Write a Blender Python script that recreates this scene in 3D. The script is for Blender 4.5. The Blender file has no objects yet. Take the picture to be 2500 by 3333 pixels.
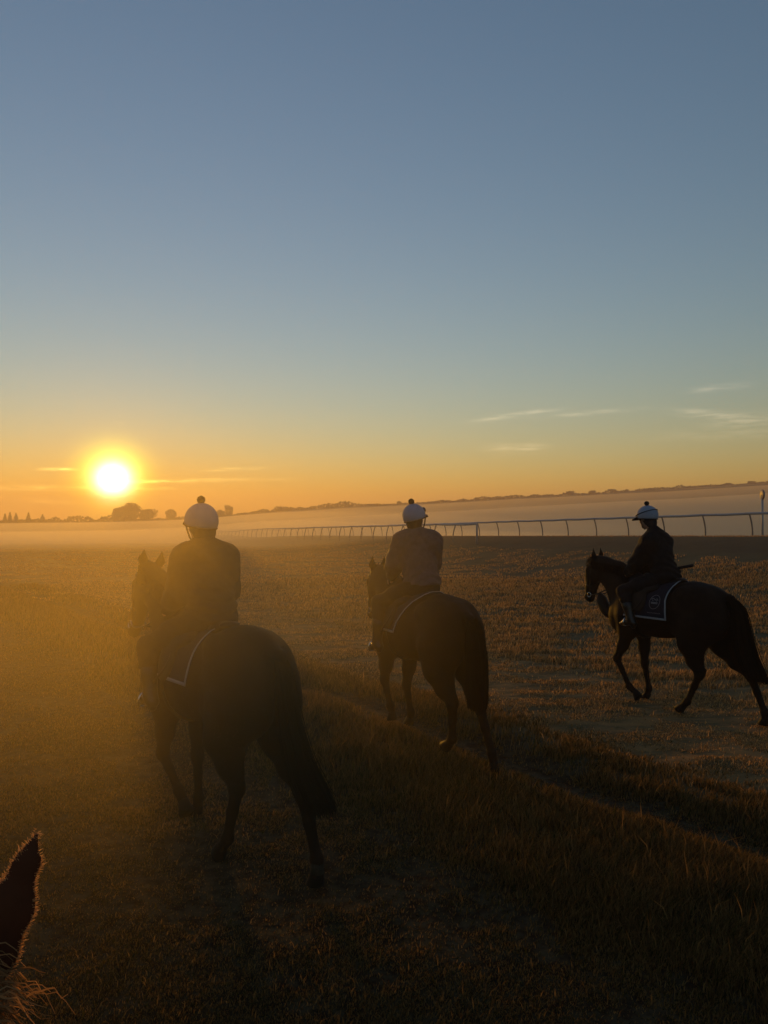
import bpy, math, random
import numpy as np
from mathutils import Vector, Matrix

C = bpy.context.scene.collection
SC = bpy.context.scene
R = math.radians
random.seed(7); RNG = np.random.default_rng(11)

# ------------------------------------------------------------------ camera
cam = bpy.data.cameras.new('camera')
cam.sensor_fit = 'VERTICAL'; cam.sensor_height = 36.0; cam.lens = 36.0 * 770 / 1024
cam.clip_start = 0.05; cam.clip_end = 6000
camo = bpy.data.objects.new('camera', cam); C.objects.link(camo)
camo.location = (0, 0, 2.4)
camo.rotation_euler = (R(90 + 0.37), 0, 0)
SC.camera = camo

# ------------------------------------------------------------------ sky, sun, exposure
SUN_AZ, SUN_EL = R(-19.4), R(2.5)          # azimuth from +Y towards +X
SDIR = Vector((math.sin(SUN_AZ) * math.cos(SUN_EL), math.cos(SUN_AZ) * math.cos(SUN_EL), math.sin(SUN_EL)))
world = bpy.data.worlds.new('World'); SC.world = world
world.use_nodes = True
SUN_STRENGTH = 2.15
SKY_STRENGTH = 0.118
EXPOSURE = 1.0
HAZE_DENSITY = 0.0014


class NT:
    """small helper to write node trees"""
    def __init__(s, tree):
        s.t = tree; s.n = tree.nodes; s.l = tree.links
    def node(s, typ, **kw):
        n = s.n.new(typ)
        for k, v in kw.items():
            setattr(n, k, v)
        return n
    def put(s, sock, v):
        if isinstance(v, bpy.types.NodeSocket): s.l.new(v, sock)
        elif isinstance(v, (tuple, list)) and len(v) == 3 and sock.type == 'RGBA': sock.default_value = (*v, 1)
        else: sock.default_value = v
    def math(s, op, a, b=None, c=None):
        n = s.node('ShaderNodeMath', operation=op)
        for i, v in enumerate((a, b, c)):
            if v is not None: s.put(n.inputs[i], v)
        return n.outputs[0]
    def vmath(s, op, a, b=None):
        n = s.node('ShaderNodeVectorMath', operation=op)
        s.put(n.inputs[0], a)
        if b is not None: s.put(n.inputs[1], b)
        return n.outputs['Value'] if op in ('DOT_PRODUCT', 'LENGTH') else n.outputs[0]
    def scale(s, v, k):
        n = s.node('ShaderNodeVectorMath', operation='SCALE')
        s.put(n.inputs[0], v); s.put(n.inputs['Scale'], k)
        return n.outputs[0]
    def add(s, a, b): return s.vmath('ADD', a, b)
    def noise(s, vec, scale, detail=3, rough=.55, dist=0.0):
        n = s.node('ShaderNodeTexNoise')
        s.put(n.inputs['Vector'], vec); n.inputs['Scale'].default_value = scale
        n.inputs['Detail'].default_value = detail; n.inputs['Roughness'].default_value = rough
        n.inputs['Distortion'].default_value = dist
        return n.outputs[0]
    def maprange(s, v, a, b, c=0., d=1., smooth=True):
        n = s.node('ShaderNodeMapRange'); n.interpolation_type = 'SMOOTHSTEP' if smooth else 'LINEAR'
        s.put(n.inputs[0], v)
        for i, x in enumerate((a, b, c, d)): n.inputs[i + 1].default_value = x
        return n.outputs[0]
    def ramp(s, v, stops):
        n = s.node('ShaderNodeValToRGB'); s.put(n.inputs[0], v)
        e = n.color_ramp.elements
        while len(e) < len(stops): e.new(.5)
        for el, (p, c) in zip(e, stops):
            el.position = p; el.color = (*c, 1)
        return n.outputs[0]
    def mix(s, f, a, b):
        n = s.node('ShaderNodeMix', data_type='RGBA')
        s.put(n.inputs[0], f); s.put(n.inputs[6], a); s.put(n.inputs[7], b)
        return n.outputs[2]


SUN_COLOR = (1.0, 0.43, 0.025)


def build_world():
    t = NT(world.node_tree); t.n.clear()
    out = t.node('ShaderNodeOutputWorld'); bg = t.node('ShaderNodeBackground')
    t.l.new(bg.outputs[0], out.inputs[0])
    sky = t.node('ShaderNodeTexSky'); sky.sky_type = 'NISHITA'; sky.sun_disc = False
    sky.sun_elevation = SUN_EL; sky.sun_rotation = SUN_AZ
    sky.altitude = 60; sky.air_density = 1.3; sky.dust_density = 0.0; sky.ozone_density = 2.65
    d = t.node('ShaderNodeTexCoord').outputs['Generated']
    xyz = t.node('ShaderNodeSeparateXYZ'); t.l.new(d, xyz.inputs[0])
    X, Y, Z = xyz.outputs
    cosang = t.math('MINIMUM', t.vmath('DOT_PRODUCT', d, tuple(SDIR)), 1.0)
    ang = t.math('MULTIPLY', t.math('ARCCOSINE', cosang), 57.29578)
    def lobe(amp, width, p):
        return t.math('MULTIPLY', amp, t.math('POWER', 2.71828, t.math('MULTIPLY', -1.0, t.math('POWER', t.math('DIVIDE', ang, width), p))))
    def tint(v, rgb):
        return t.scale(rgb_const(rgb), v)
    def rgb_const(rgb):
        n = t.node('ShaderNodeCombineXYZ')
        for i in range(3): n.inputs[i].default_value = rgb[i]
        return n.outputs[0]
    base = t.scale(sky.outputs[0], SKY_STRENGTH)
    # the low sun burning through the haze: white core, yellow rim, orange aureole
    col = t.add(base, tint(lobe(6.0, .95, 1.9), (1.0, 0.95, 0.72)))
    col = t.add(col, tint(lobe(1.7, 2.0, 2.4), (1.0, 0.78, 0.0)))
    col = t.add(col, tint(lobe(.12, 5.0, 1.5), (1.0, 0.36, 0.0)))
    # thin streaks of cloud low over the horizon
    el = t.math('MULTIPLY', t.math('ARCSINE', Z), 57.29578)
    az = t.math('MULTIPLY', t.math('ARCTAN2', X, Y), 57.29578)
    cv = t.node('ShaderNodeCombineXYZ')
    t.put(cv.inputs[0], t.math('MULTIPLY', az, 0.55))
    t.put(cv.inputs[1], t.math('ADD', t.math('MULTIPLY', el, 4.2), t.math('MULTIPLY', az, -0.06)))
    n1 = t.noise(cv.outputs[0], 1.0, 6, .62, .4)
    tex = t.maprange(n1, .36, .66, .15, 1.25)
    cl = t.math('MULTIPLY', t.maprange(n1, .66, .80), t.math('MULTIPLY', t.maprange(el, 0.8, 2.2), t.maprange(el, 5.0, 9.0, .35, 0.)))
    # the streaks that can be told apart: bearing, height, half length, half depth (degrees), tilt, strength
    for a0, e0, wa, we, tilt, k in [(-23.0, 3.27, 1.1, .09, .02, .9), (-23.4, 2.00, 2.2, .15, .02, .8), (-23.4, 1.02, 1.7, .11, -.03, .55), (-17.0, 2.52, 2.2, .10, .05, .8),
                                    (-16.8, 2.02, 1.6, .09, .02, .6), (-13.9, 2.62, 2.8, .12, .03, .6), (-11.0, 3.5, 1.9, .10, .05, .6), (-9.5, 2.75, 3.4, .10, .02, .35), (-27, 1.9, 1.6, .12, 0, .5),
                                    (9.6, 7.42, 2.9, .17, .12, 1.0), (15.0, 7.45, 3.2, .15, .05, .75), (9.8, 5.05, 2.1, .30, .01, .95), (22.8, 7.05, 2.2, .28, -.14, .75), (23.6, 8.75, 1.7, .20, .05, .6), (26.0, 6.5, 3.2, .45, .03, .6), (24.0, 5.6, 5.0, .35, 0, .3)]:
        da = t.math('SUBTRACT', az, a0)
        u = t.math('DIVIDE', da, wa); v = t.math('DIVIDE', t.math('SUBTRACT', t.math('SUBTRACT', el, e0), t.math('MULTIPLY', da, tilt)), we)
        q = t.math('ADD', t.math('POWER', t.math('ABSOLUTE', u), 3.0), t.math('MULTIPLY', v, v))
        cl = t.math('ADD', cl, t.math('MULTIPLY', tex, t.math('MULTIPLY', k, t.math('POWER', 2.71828, t.math('MULTIPLY', q, -1.0)))))
    near = t.math('POWER', 2.71828, t.math('MULTIPLY', -1.0, t.math('DIVIDE', ang, 6.0)))
    ccol = t.add(tint(near, (1.5, 1.0, .12)), rgb_const((.115, .082, .052)))
    col = t.add(col, t.scale(ccol, cl))
    t.put(bg.inputs[0], col); bg.inputs[1].default_value = 1.0


build_world()
sun = bpy.data.lights.new('sun', 'SUN'); sun.energy = SUN_STRENGTH; sun.angle = R(4.5)      # the haze spreads the low sun into a broad disc
sun.color = SUN_COLOR
#; sun.color = (1.0, 0.43, 0.025)
suno = bpy.data.objects.new('sun', sun); C.objects.link(suno)
suno.rotation_euler = SDIR.to_track_quat('Z', 'Y').to_euler()
suno.location = SDIR * 50

vs = SC.view_settings
SC.display_settings.display_device = 'sRGB'
vs.view_transform = 'Standard'; vs.look = 'None'; vs.exposure = EXPOSURE; vs.gamma = 1.0; vs.use_curve_mapping = False
cy = SC.cycles
cy.use_denoising = True
try: cy.denoiser = 'OPENIMAGEDENOISE'
except Exception: pass
cy.max_bounces = 6; cy.diffuse_bounces = 2; cy.glossy_bounces = 2; cy.transmission_bounces = 4; cy.transparent_max_bounces = 8
cy.volume_bounces = 2
cy.sample_clamp_indirect = 4.0
cy.caustics_reflective = False; cy.caustics_refractive = False
cy.use_adaptive_sampling = False

# ------------------------------------------------------------------ helpers
def tag(o, label=None, cat=None, group=None, kind=None):
    if label: o['label'] = label
    if cat: o['category'] = cat
    if group: o['group'] = group
    if kind: o['kind'] = kind
    return o


def empty(name, loc=(0, 0, 0), rz=0., parent=None):
    o = bpy.data.objects.new(name, None); C.objects.link(o)
    o.location = loc; o.rotation_euler = (0, 0, rz); o.empty_display_size = .2
    if parent: o.parent = parent
    return o


def mesh_obj(name, V, F, mat, parent=None, smooth=True):
    me = bpy.data.meshes.new(name)
    V = np.asarray(V, np.float32)
    if isinstance(F, np.ndarray) and F.ndim == 2:
        k = F.shape[1]
        me.vertices.add(len(V)); me.vertices.foreach_set('co', V.ravel())
        me.loops.add(F.size); me.loops.foreach_set('vertex_index', F.astype(np.int32).ravel())
        me.polygons.add(len(F))
        me.polygons.foreach_set('loop_start', np.arange(0, F.size, k, dtype=np.int32))
        try: me.polygons.foreach_set('loop_total', np.full(len(F), k, np.int32))
        except Exception: pass
        me.update(calc_edges=True)
    else:
        me.from_pydata([tuple(map(float, v)) for v in V], [], [tuple(int(i) for i in f) for f in F]); me.update()
    me.validate()
    if smooth: me.polygons.foreach_set('use_smooth', np.ones(len(me.polygons), bool))
    if mat: me.materials.append(mat)
    o = bpy.data.objects.new(name, me); C.objects.link(o)
    if parent: o.parent = parent
    return o


def ss(a, b, x):
    t = np.clip((np.asarray(x, float) - a) / (b - a), 0, 1)
    return t * t * (3 - 2 * t)


def vnoise(x, y, seed=0):
    """smooth value noise on a lattice, 0..1"""
    x = np.asarray(x, float); y = np.asarray(y, float)
    xi = np.floor(x).astype(np.int64); yi = np.floor(y).astype(np.int64)
    fx = x - xi; fy = y - yi
    fx = fx * fx * (3 - 2 * fx); fy = fy * fy * (3 - 2 * fy)
    def h(i, j):
        n = (i * 374761393 + j * 668265263 + seed * 1442695041) & 0x7fffffff
        n = ((n ^ (n >> 13)) * 1274126177) & 0x7fffffff
        return ((n ^ (n >> 16)) & 0xffff) / 65535.0
    a = h(xi, yi) * (1 - fx) + h(xi + 1, yi) * fx
    b = h(xi, yi + 1) * (1 - fx) + h(xi + 1, yi + 1) * fx
    return a * (1 - fy) + b * fy


def fbm(x, y, seed=0, oct=4):
    s = 0; a = .5; t = 0
    for o in range(oct):
        s = s + a * vnoise(x * 2 ** o, y * 2 ** o, seed + o); t += a; a *= .5
    return s / t


def mat_basic(name, col, rough=.8, spec=.3, var=0.0, vscale=8., bump=0., bscale=60., metal=0., sheen=0.):
    m = bpy.data.materials.new(name); m.use_nodes = True
    t = NT(m.node_tree); b = t.n['Principled BSDF']
    b.inputs['Roughness'].default_value = rough; b.inputs['Metallic'].default_value = metal
    b.inputs['Specular IOR Level'].default_value = spec
    if sheen: b.inputs['Sheen Weight'].default_value = sheen
    co = t.node('ShaderNodeTexCoord').outputs['Object']
    if var:
        n = t.noise(co, vscale, 5, .6)
        k = t.maprange(n, .3, .7, 1 - var, 1 + var)
        c = t.node('ShaderNodeCombineXYZ')
        for i in range(3): c.inputs[i].default_value = col[i]
        t.put(b.inputs['Base Color'], t.scale(c.outputs[0], k))
    else:
        b.inputs['Base Color'].default_value = (*col, 1)
    if bump:
        bn = t.node('ShaderNodeBump'); bn.inputs['Strength'].default_value = bump; bn.inputs['Distance'].default_value = .01
        t.put(bn.inputs['Height'], t.noise(co, bscale, 4, .6)); t.l.new(bn.outputs[0], b.inputs['Normal'])
    return m


def mat_grass(name, col, trans=.5, var=.35, rough=.7):
    """thin leaf: diffuse plus light coming through from behind"""
    m = bpy.data.materials.new(name); m.use_nodes = True
    t = NT(m.node_tree); t.n.clear()
    out = t.node('ShaderNodeOutputMaterial')
    geo = t.node('ShaderNodeNewGeometry')
    k = t.maprange(geo.outputs['Random Per Island'], 0, 1, 1 - var, 1 + var, False)
    c = t.node('ShaderNodeCombineXYZ')
    for i in range(3): c.inputs[i].default_value = col[i]
    cc = t.scale(c.outputs[0], k)
    d = t.node('ShaderNodeBsdfDiffuse'); tr = t.node('ShaderNodeBsdfTranslucent')
    t.put(d.inputs[0], cc); t.put(tr.inputs[0], cc)
    mx = t.node('ShaderNodeMixShader'); mx.inputs[0].default_value = trans
    t.l.new(d.outputs[0], mx.inputs[1]); t.l.new(tr.outputs[0], mx.inputs[2]); t.l.new(mx.outputs[0], out.inputs[0])
    return m


# ------------------------------------------------------------------ the lie of the land
RAIL_A, RAIL_B = 34.5, 26.0        # running rails: X = a - 0.41 Y
def skyline(az):
    """elevation (radians) of the far ridge under its trees, by azimuth in degrees"""
    return np.interp(az, [-60, -27, -20, -14, -9, -3, 2, 10, 20, 27, 60],
                     np.array([-5.5, -5.5, -4.6, -2.5, 3.5, 9.5, 12.5, 18.0, 24.5, 29.5, 36.0]) / 770.)


def ridge_dist(az):
    return np.interp(az, [-60, -27, 0, 27, 60], [430, 400, 480, 560, 600])


def land(X, Y):
    X = np.asarray(X, float); Y = np.asarray(Y, float)
    s = (RAIL_A - .41 * Y - X) * .925
    yf = Y + .379 * s
    zc = np.maximum(2.4 - .0247 * (yf - .8), -2.9)
    zc = np.where(yf < 20, 1.9, zc)
    g0 = -2.6 * ss(28, 190, Y)
    side = zc + (g0 - zc) * ss(2.0, 17.0, s)
    back = zc - .16 * ss(2.0, 0.2, s) - .075 * np.maximum(-s, 0)
    low = np.where(s >= 2.0, side, np.maximum(back, -5.5))
    r = np.hypot(X, Y); az = np.degrees(np.arctan2(X, Y))
    D = ridge_dist(az)
    hz = 2.4 + np.tan(skyline(az)) * D
    w = ss(150, 1, 1) * ss(0, 1, (r - 140) / (D - 140))
    hill = low * (1 - w) + hz * w
    hill = hill - np.maximum(r - D, 0) * .03
    hill = np.where(np.abs(az) > 75, low, hill)
    # paths worn by the horses, raised strips of long grass between them
    n = (fbm(X * .35, Y * .35, 3) - .5)
    near = ss(60, 15, r)
    hill = hill + near * (.06 * n + .05 * (fbm(X * 1.7, Y * 1.7, 9, 4) - .5) + .05 * (fbm(X * 1.4, Y * 4.2, 19, 3) - .5) * ss(5.8, 7.2, X * .8 + Y * .6))
    hill = hill + .10 * np.exp(-((X - .15) ** 2 + (Y - 9.1) ** 2) / 1.7) * ss(6.8, 8.2, Y)
    q = X * .8 + Y * .6 + .25 * n
    hill = hill + near * (-.035 * np.exp(-((q - 5.5) / .25) ** 2) - .03 * np.exp(-((q - 6.75) / .25) ** 2) + .012 * ss(3.4, 4.2, q) * ss(6.6, 6.0, q))
    far = ss(60, 160, r)
    hill = hill + far * 1.2 * (fbm(X * .02, Y * .02, 5) - .5)
    return hill


def land1(x, y): return float(land(np.array([x]), np.array([y]))[0])


def grass_height(X, Y):
    """typical blade length in metres"""
    n = fbm(X * .8, Y * .8, 21, 3)
    q = X * .8 + Y * .6 + .5 * (fbm(X * .5, Y * .5, 31, 3) - .5)
    h = np.full(np.shape(X), .058)
    h = h - .038 * ss(-1.5, -.6, q) * ss(3.9, 3.5, q)
    h = h + .042 * ss(3.2, 4.3, q) * ss(5.5, 5.0, q) + .022 * ss(5.5, 6.0, q) * ss(6.6, 6.3, q)
    h = h - .05 * np.exp(-((q - 5.5) / .22) ** 2)
    h = h - .033 * ss(6.4, 7.1, q) * ss(10.2, 9.0, q)
    s = (RAIL_A - .41 * Y - X) * .925
    h = h - .035 * ss(9, 7, s)
    return np.maximum(h * (.55 + .9 * n), .012)


def mat_ground():
    m = bpy.data.materials.new('turf'); m.use_nodes = True
    t = NT(m.node_tree); b = t.n['Principled BSDF']
    b.inputs['Roughness'].default_value = .95; b.inputs['Specular IOR Level'].default_value = .1
    p = t.node('ShaderNodeNewGeometry').outputs['Position']
    n1 = t.noise(p, .6, 6, .6); n2 = t.noise(p, 9., 5, .65); n3 = t.noise(p, .03, 4, .6)
    c = t.ramp(n1, [(.3, (.045, .032, .015)), (.5, (.12, .09, .043)), (.7, (.12, .09, .043))])
    c = t.mix(t.maprange(n2, .45, .7), c, (.15, .11, .052))
    c = t.mix(t.math('MULTIPLY', t.maprange(n3, .4, .65), .5), c, (.045, .050, .018))
    xy = t.node('ShaderNodeSeparateXYZ'); t.l.new(p, xy.inputs[0])
    q = t.math('ADD', t.math('ADD', t.math('MULTIPLY', xy.outputs[0], .8), t.math('MULTIPLY', xy.outputs[1], .6)), t.math('MULTIPLY', t.math('SUBTRACT', n1, .5), .8))
    # trodden earth under the nearest horses, worn turf under the farthest, light painted in
    c = t.mix(t.math('MULTIPLY', t.maprange(q, 5.6, 6.5, 1, 0), t.maprange(n2, .35, .6, 1., .6)), c, (.030, .014, .006))  # near ground darkened beyond bare earth to carry the foreground falloff
    c = t.mix(t.math('MULTIPLY', t.math('MULTIPLY', t.maprange(q, 6.3, 7.0), t.maprange(q, 9.5, 13.0, 1, 0)), t.maprange(t.noise(t.vmath('MULTIPLY', p, (1.2, 3.4, 1.0)), 1.0, 5, .65), .36, .62, .12, 1.)), c, (.36, .18, .065))  # lightened past worn turf; stretched noise paints streaks of grazing sun
    # the gallop between the rails is dark sand and fibre
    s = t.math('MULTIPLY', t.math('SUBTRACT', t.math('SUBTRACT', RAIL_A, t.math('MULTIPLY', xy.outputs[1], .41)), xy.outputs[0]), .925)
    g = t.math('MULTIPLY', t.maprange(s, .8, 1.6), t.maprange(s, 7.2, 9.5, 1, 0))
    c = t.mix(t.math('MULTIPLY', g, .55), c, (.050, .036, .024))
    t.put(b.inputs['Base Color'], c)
    bn = t.node('ShaderNodeBump'); bn.inputs['Strength'].default_value = .8; bn.inputs['Distance'].default_value = .05
    vo = t.node('ShaderNodeTexVoronoi'); vo.inputs['Scale'].default_value = 3.3; t.l.new(p, vo.inputs['Vector'])
    pit = t.math('MULTIPLY', t.maprange(vo.outputs['Distance'], .10, .24), 1.1)      # hoof prints
    t.put(bn.inputs['Height'], t.math('ADD', pit, t.math('ADD', t.noise(p, 7., 6, .7), t.noise(p, 1.3, 4, .6))))
    t.l.new(bn.outputs[0], b.inputs['Normal'])
    return m


def build_ground():
    # rings about the camera, fine near it
    rr = [0.4]
    while rr[-1] < 1200:
        r = rr[-1]; rr.append(r + max(.06, r * .012 if r < 60 else r * .03))
    rr = np.array(rr)
    fine = np.radians(np.linspace(-36, 36, 361)); coarse = np.radians(np.linspace(36, 324, 97)[1:-1])
    aa = np.concatenate([fine, coarse])
    A, Rr = np.meshgrid(aa, rr)
    X = np.sin(A) * Rr; Y = np.cos(A) * Rr
    Z = land(X, Y)
    n, k = X.shape
    V = np.stack([X, Y, Z], -1).reshape(-1, 3)
    i = np.arange(n - 1)[:, None]; j = np.arange(k)[None, :]; j2 = (j + 1) % k
    F = np.stack([i * k + j, i * k + j2, (i + 1) * k + j2, (i + 1) * k + j], -1).reshape(-1, 4)
    V = np.vstack([V, [[0, 0, land1(0, 0)]]])
    o = mesh_obj('ground', V, F[:, ::-1], mat_ground())
    tag(o, 'dry turf of the misty heath, worn into paths, rising to a far ridge', kind='structure')
    return o


build_ground()


def volume_mat(name, density, g, col=(1, 1, 1)):
    m = bpy.data.materials.new(name); m.use_nodes = True
    t = NT(m.node_tree); t.n.clear()
    out = t.node('ShaderNodeOutputMaterial'); v = t.node('ShaderNodeVolumePrincipled')
    v.inputs['Density'].default_value = density; v.inputs['Anisotropy'].default_value = g
    v.inputs['Color'].default_value = (*col, 1)
    t.l.new(v.outputs[0], out.inputs['Volume'])
    return m


def box(name, lo, hi, mat):
    (x0, y0, z0), (x1, y1, z1) = lo, hi
    V = [(x, y, z) for z in (z0, z1) for y in (y0, y1) for x in (x0, x1)]
    F = [(0, 2, 3, 1), (4, 5, 7, 6), (0, 1, 5, 4), (2, 6, 7, 3), (0, 4, 6, 2), (1, 3, 7, 5)]
    return mesh_obj(name, V, F, mat, smooth=False)

# ------------------------------------------------------------------ signed distance modelling (bodies are grown as one continuous surface)
def vec(*a): return np.array(a, float)


class Field:
    def __init__(s, lo, hi, res):
        s.lo = np.array(lo, float); s.res = res
        s.n = np.ceil((np.array(hi, float) - s.lo) / res).astype(int) + 1
        s.a = np.full(s.n, .6, np.float32)
        s.ax = [s.lo[i] + res * np.arange(s.n[i]) for i in range(3)]

    def _block(s, lo, hi, k):
        i0 = np.clip(np.floor((lo - k - s.lo) / s.res).astype(int) - 2, 0, s.n)
        i1 = np.clip(np.ceil((hi + k - s.lo) / s.res).astype(int) + 3, 0, s.n)
        if (i1 <= i0).any(): return None, None
        sl = tuple(slice(i0[i], i1[i]) for i in range(3))
        g = (s.ax[0][sl[0]][:, None, None], s.ax[1][sl[1]][None, :, None], s.ax[2][sl[2]][None, None, :])
        return sl, g

    def _merge(s, sl, d, k, cut=False):
        a = s.a[sl]
        if cut:
            s.a[sl] = np.maximum(a, -d); return
        if k <= 0: s.a[sl] = np.minimum(a, d); return
        h = np.maximum(k - np.abs(a - d), 0) / k
        s.a[sl] = np.minimum(a, d) - h * h * k * .25

    def cap(s, a, b, ra, rb=None, k=.04, sq=None, cut=False):
        """tapered capsule; sq = (direction, factor) flattens it along that direction"""
        a = np.array(a, float); b = np.array(b, float); rb = ra if rb is None else rb
        m = max(ra, rb); sl, g = s._block(np.minimum(a, b) - m, np.maximum(a, b) + m, k)
        if sl is None: return
        ab = b - a; L2 = max((ab ** 2).sum(), 1e-9)
        P = [g[i] - a[i] for i in range(3)]
        t = np.clip((P[0] * ab[0] + P[1] * ab[1] + P[2] * ab[2]) / L2, 0, 1)
        q = [P[i] - t * ab[i] for i in range(3)]
        r = ra + (rb - ra) * t
        if sq is not None:
            nrm = np.array(sq[0], float); nrm /= np.linalg.norm(nrm)
            dn = q[0] * nrm[0] + q[1] * nrm[1] + q[2] * nrm[2]
            e = (1 / sq[1]) ** 2 - 1
            d = np.sqrt(np.maximum(q[0] ** 2 + q[1] ** 2 + q[2] ** 2 + e * dn ** 2, 1e-12))
            d = (d - r) * (.5 + .5 * sq[1])
        else:
            d = np.sqrt(q[0] ** 2 + q[1] ** 2 + q[2] ** 2) - r
        s._merge(sl, d.astype(np.float32), k, cut)

    def chain(s, pts, rad, k=.04, sq=None):
        for i in range(len(pts) - 1): s.cap(pts[i], pts[i + 1], rad[i], rad[i + 1], k, sq)

    def ell(s, c, r, k=.05, M=None, cut=False):
        """ellipsoid; rows of M are its axes"""
        c = np.array(c, float); r = np.array(r, float); m = r.max() if M is not None else r
        sl, g = s._block(c - m, c + m, k)
        if sl is None: return
        P = [g[i] - c[i] for i in range(3)]
        if M is not None:
            M = np.array(M, float); P = [P[0] * M[i][0] + P[1] * M[i][1] + P[2] * M[i][2] for i in range(3)]
        k0 = np.sqrt((P[0] / r[0]) ** 2 + (P[1] / r[1]) ** 2 + (P[2] / r[2]) ** 2)
        k1 = np.sqrt((P[0] / r[0] ** 2) ** 2 + (P[1] / r[1] ** 2) ** 2 + (P[2] / r[2] ** 2) ** 2)
        d = k0 * (k0 - 1) / np.maximum(k1, 1e-6)
        s._merge(sl, np.broadcast_to(d, s.a[sl].shape).astype(np.float32), k, cut)

    def below(s, z):
        """cut away everything under z"""
        s.a = np.maximum(s.a, (z - s.ax[2]).astype(np.float32)[None, None, :])

    def above(s, z):
        s.a = np.maximum(s.a, (s.ax[2] - z).astype(np.float32)[None, None, :])

    def sample(s, p):
        f = (np.asarray(p) - s.lo) / s.res; i = np.clip(f.astype(int), 0, s.n - 2); f = np.clip(f - i, 0, 1)
        v = 0
        for dx in (0, 1):
            for dy in (0, 1):
                for dz in (0, 1):
                    w = (f[..., 0] if dx else 1 - f[..., 0]) * (f[..., 1] if dy else 1 - f[..., 1]) * (f[..., 2] if dz else 1 - f[..., 2])
                    v = v + w * s.a[i[..., 0] + dx, i[..., 1] + dy, i[..., 2] + dz]
        return v

    def surface(s, smooth=2):
        a = s.a; neg = a < 0
        c = np.zeros(tuple(s.n - 1), np.uint8)
        for dx in (0, 1):
            for dy in (0, 1):
                for dz in (0, 1):
                    c += neg[dx:dx + s.n[0] - 1, dy:dy + s.n[1] - 1, dz:dz + s.n[2] - 1]
        I = np.argwhere((c > 0) & (c < 8))
        idx = np.full(c.shape, -1, np.int32); idx[tuple(I.T)] = np.arange(len(I))
        acc = np.zeros((len(I), 3)); cnt = np.zeros(len(I))
        corners = [(dx, dy, dz) for dx in (0, 1) for dy in (0, 1) for dz in (0, 1)]
        val = {k: a[I[:, 0] + k[0], I[:, 1] + k[1], I[:, 2] + k[2]].astype(float) for k in corners}
        for p in corners:
            for ax in range(3):
                if p[ax]: continue
                q = list(p); q[ax] = 1; q = tuple(q)
                va, vb = val[p], val[q]; m = (va < 0) != (vb < 0)
                t = va[m] / (va[m] - vb[m])
                e = np.tile(np.array(p, float), (m.sum(), 1)); e[:, ax] += t
                acc[m] += e; cnt[m] += 1
        V = (acc / cnt[:, None] + I) * s.res + s.lo
        F = []
        for ax in range(3):
            u, v = [(1, 2), (2, 0), (0, 1)][ax]
            sl0 = [slice(None)] * 3; sl1 = [slice(None)] * 3
            sl0[ax] = slice(0, -1); sl1[ax] = slice(1, None)
            n0 = neg[tuple(sl0)]; n1 = neg[tuple(sl1)]
            E = np.argwhere(n0 != n1); fl = n0[tuple(E.T)]
            ok = (E[:, u] > 0) & (E[:, v] > 0) & (E[:, u] < s.n[u] - 1) & (E[:, v] < s.n[v] - 1)
            E = E[ok]; fl = fl[ok]
            def cell(du, dv):
                k = E.copy(); k[:, u] += du; k[:, v] += dv
                return idx[tuple(k.T)]
            q = np.stack([cell(-1, -1), cell(0, -1), cell(0, 0), cell(-1, 0)], 1)
            q[~fl] = q[~fl][:, ::-1]
            F.append(q)
        F = np.vstack(F); F = F[(F >= 0).all(1)]
        for _ in range(smooth):
            S = np.zeros_like(V); N = np.zeros(len(V))
            for i in range(4):
                x, y = F[:, i], F[:, (i + 1) % 4]
                np.add.at(S, x, V[y]); np.add.at(N, x, 1); np.add.at(S, y, V[x]); np.add.at(N, y, 1)
            V = V * .5 + .5 * S / np.maximum(N, 1)[:, None]
        return V, F


def crumple(V, amp, freq, seed=0):
    """soft creases: push vertices along smooth 3-D noise"""
    x, y, z = V.T * freq
    o = np.zeros_like(V)
    for i in range(3):
        o[:, i] = vnoise(x + 3.1 * i + .37 * z, y + z * .83 + 11 * i, seed + i) + .5 * vnoise(2.1 * x + .7 * z + i, 2.3 * y - 1.9 * z, seed + 5 + i) - .75
    return V + amp * o * 1.4


def tube(pts, rad, seg=8, flat=None, close=True):
    """swept tube through points; rad scalar or list; flat = (up vector, ratio)"""
    P = np.array(pts, float); n = len(P)
    r = np.broadcast_to(np.array(rad, float), (n,))
    T = np.gradient(P, axis=0); T /= np.maximum(np.linalg.norm(T, axis=1), 1e-9)[:, None]
    up = vec(0, 0, 1) if flat is None else np.array(flat[0], float)
    V = []; ratio = 1 if flat is None else flat[1]
    for i in range(n):
        u = up - T[i] * (up @ T[i])
        if np.linalg.norm(u) < 1e-3: u = vec(1, 0, 0) - T[i] * T[i][0]
        u /= np.linalg.norm(u); w = np.cross(T[i], u)
        a = np.arange(seg) * 2 * math.pi / seg
        V.append(P[i] + r[i] * (np.cos(a)[:, None] * u * ratio + np.sin(a)[:, None] * w))
    V = np.vstack(V); F = []
    for i in range(n - 1):
        for j in range(seg):
            F.append((i * seg + j, i * seg + (j + 1) % seg, (i + 1) * seg + (j + 1) % seg, (i + 1) * seg + j))
    F = [tuple(f) for f in F]
    if close: F += [tuple(range(seg))[::-1], tuple(range((n - 1) * seg, n * seg))]
    return V, F


def spline(pts, m):
    """Catmull-Rom through points, m samples"""
    P = np.array(pts, float); n = len(P)
    Q = np.vstack([2 * P[0] - P[1], P, 2 * P[-1] - P[-2]])
    t = np.linspace(0, n - 1 - 1e-9, m); i = t.astype(int); f = (t - i)[:, None]
    a, b, c, d = Q[i], Q[i + 1], Q[i + 2], Q[i + 3]
    return .5 * (2 * b + (c - a) * f + (2 * a - 5 * b + 4 * c - d) * f ** 2 + (3 * b - a - 3 * c + d) * f ** 3)


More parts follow.
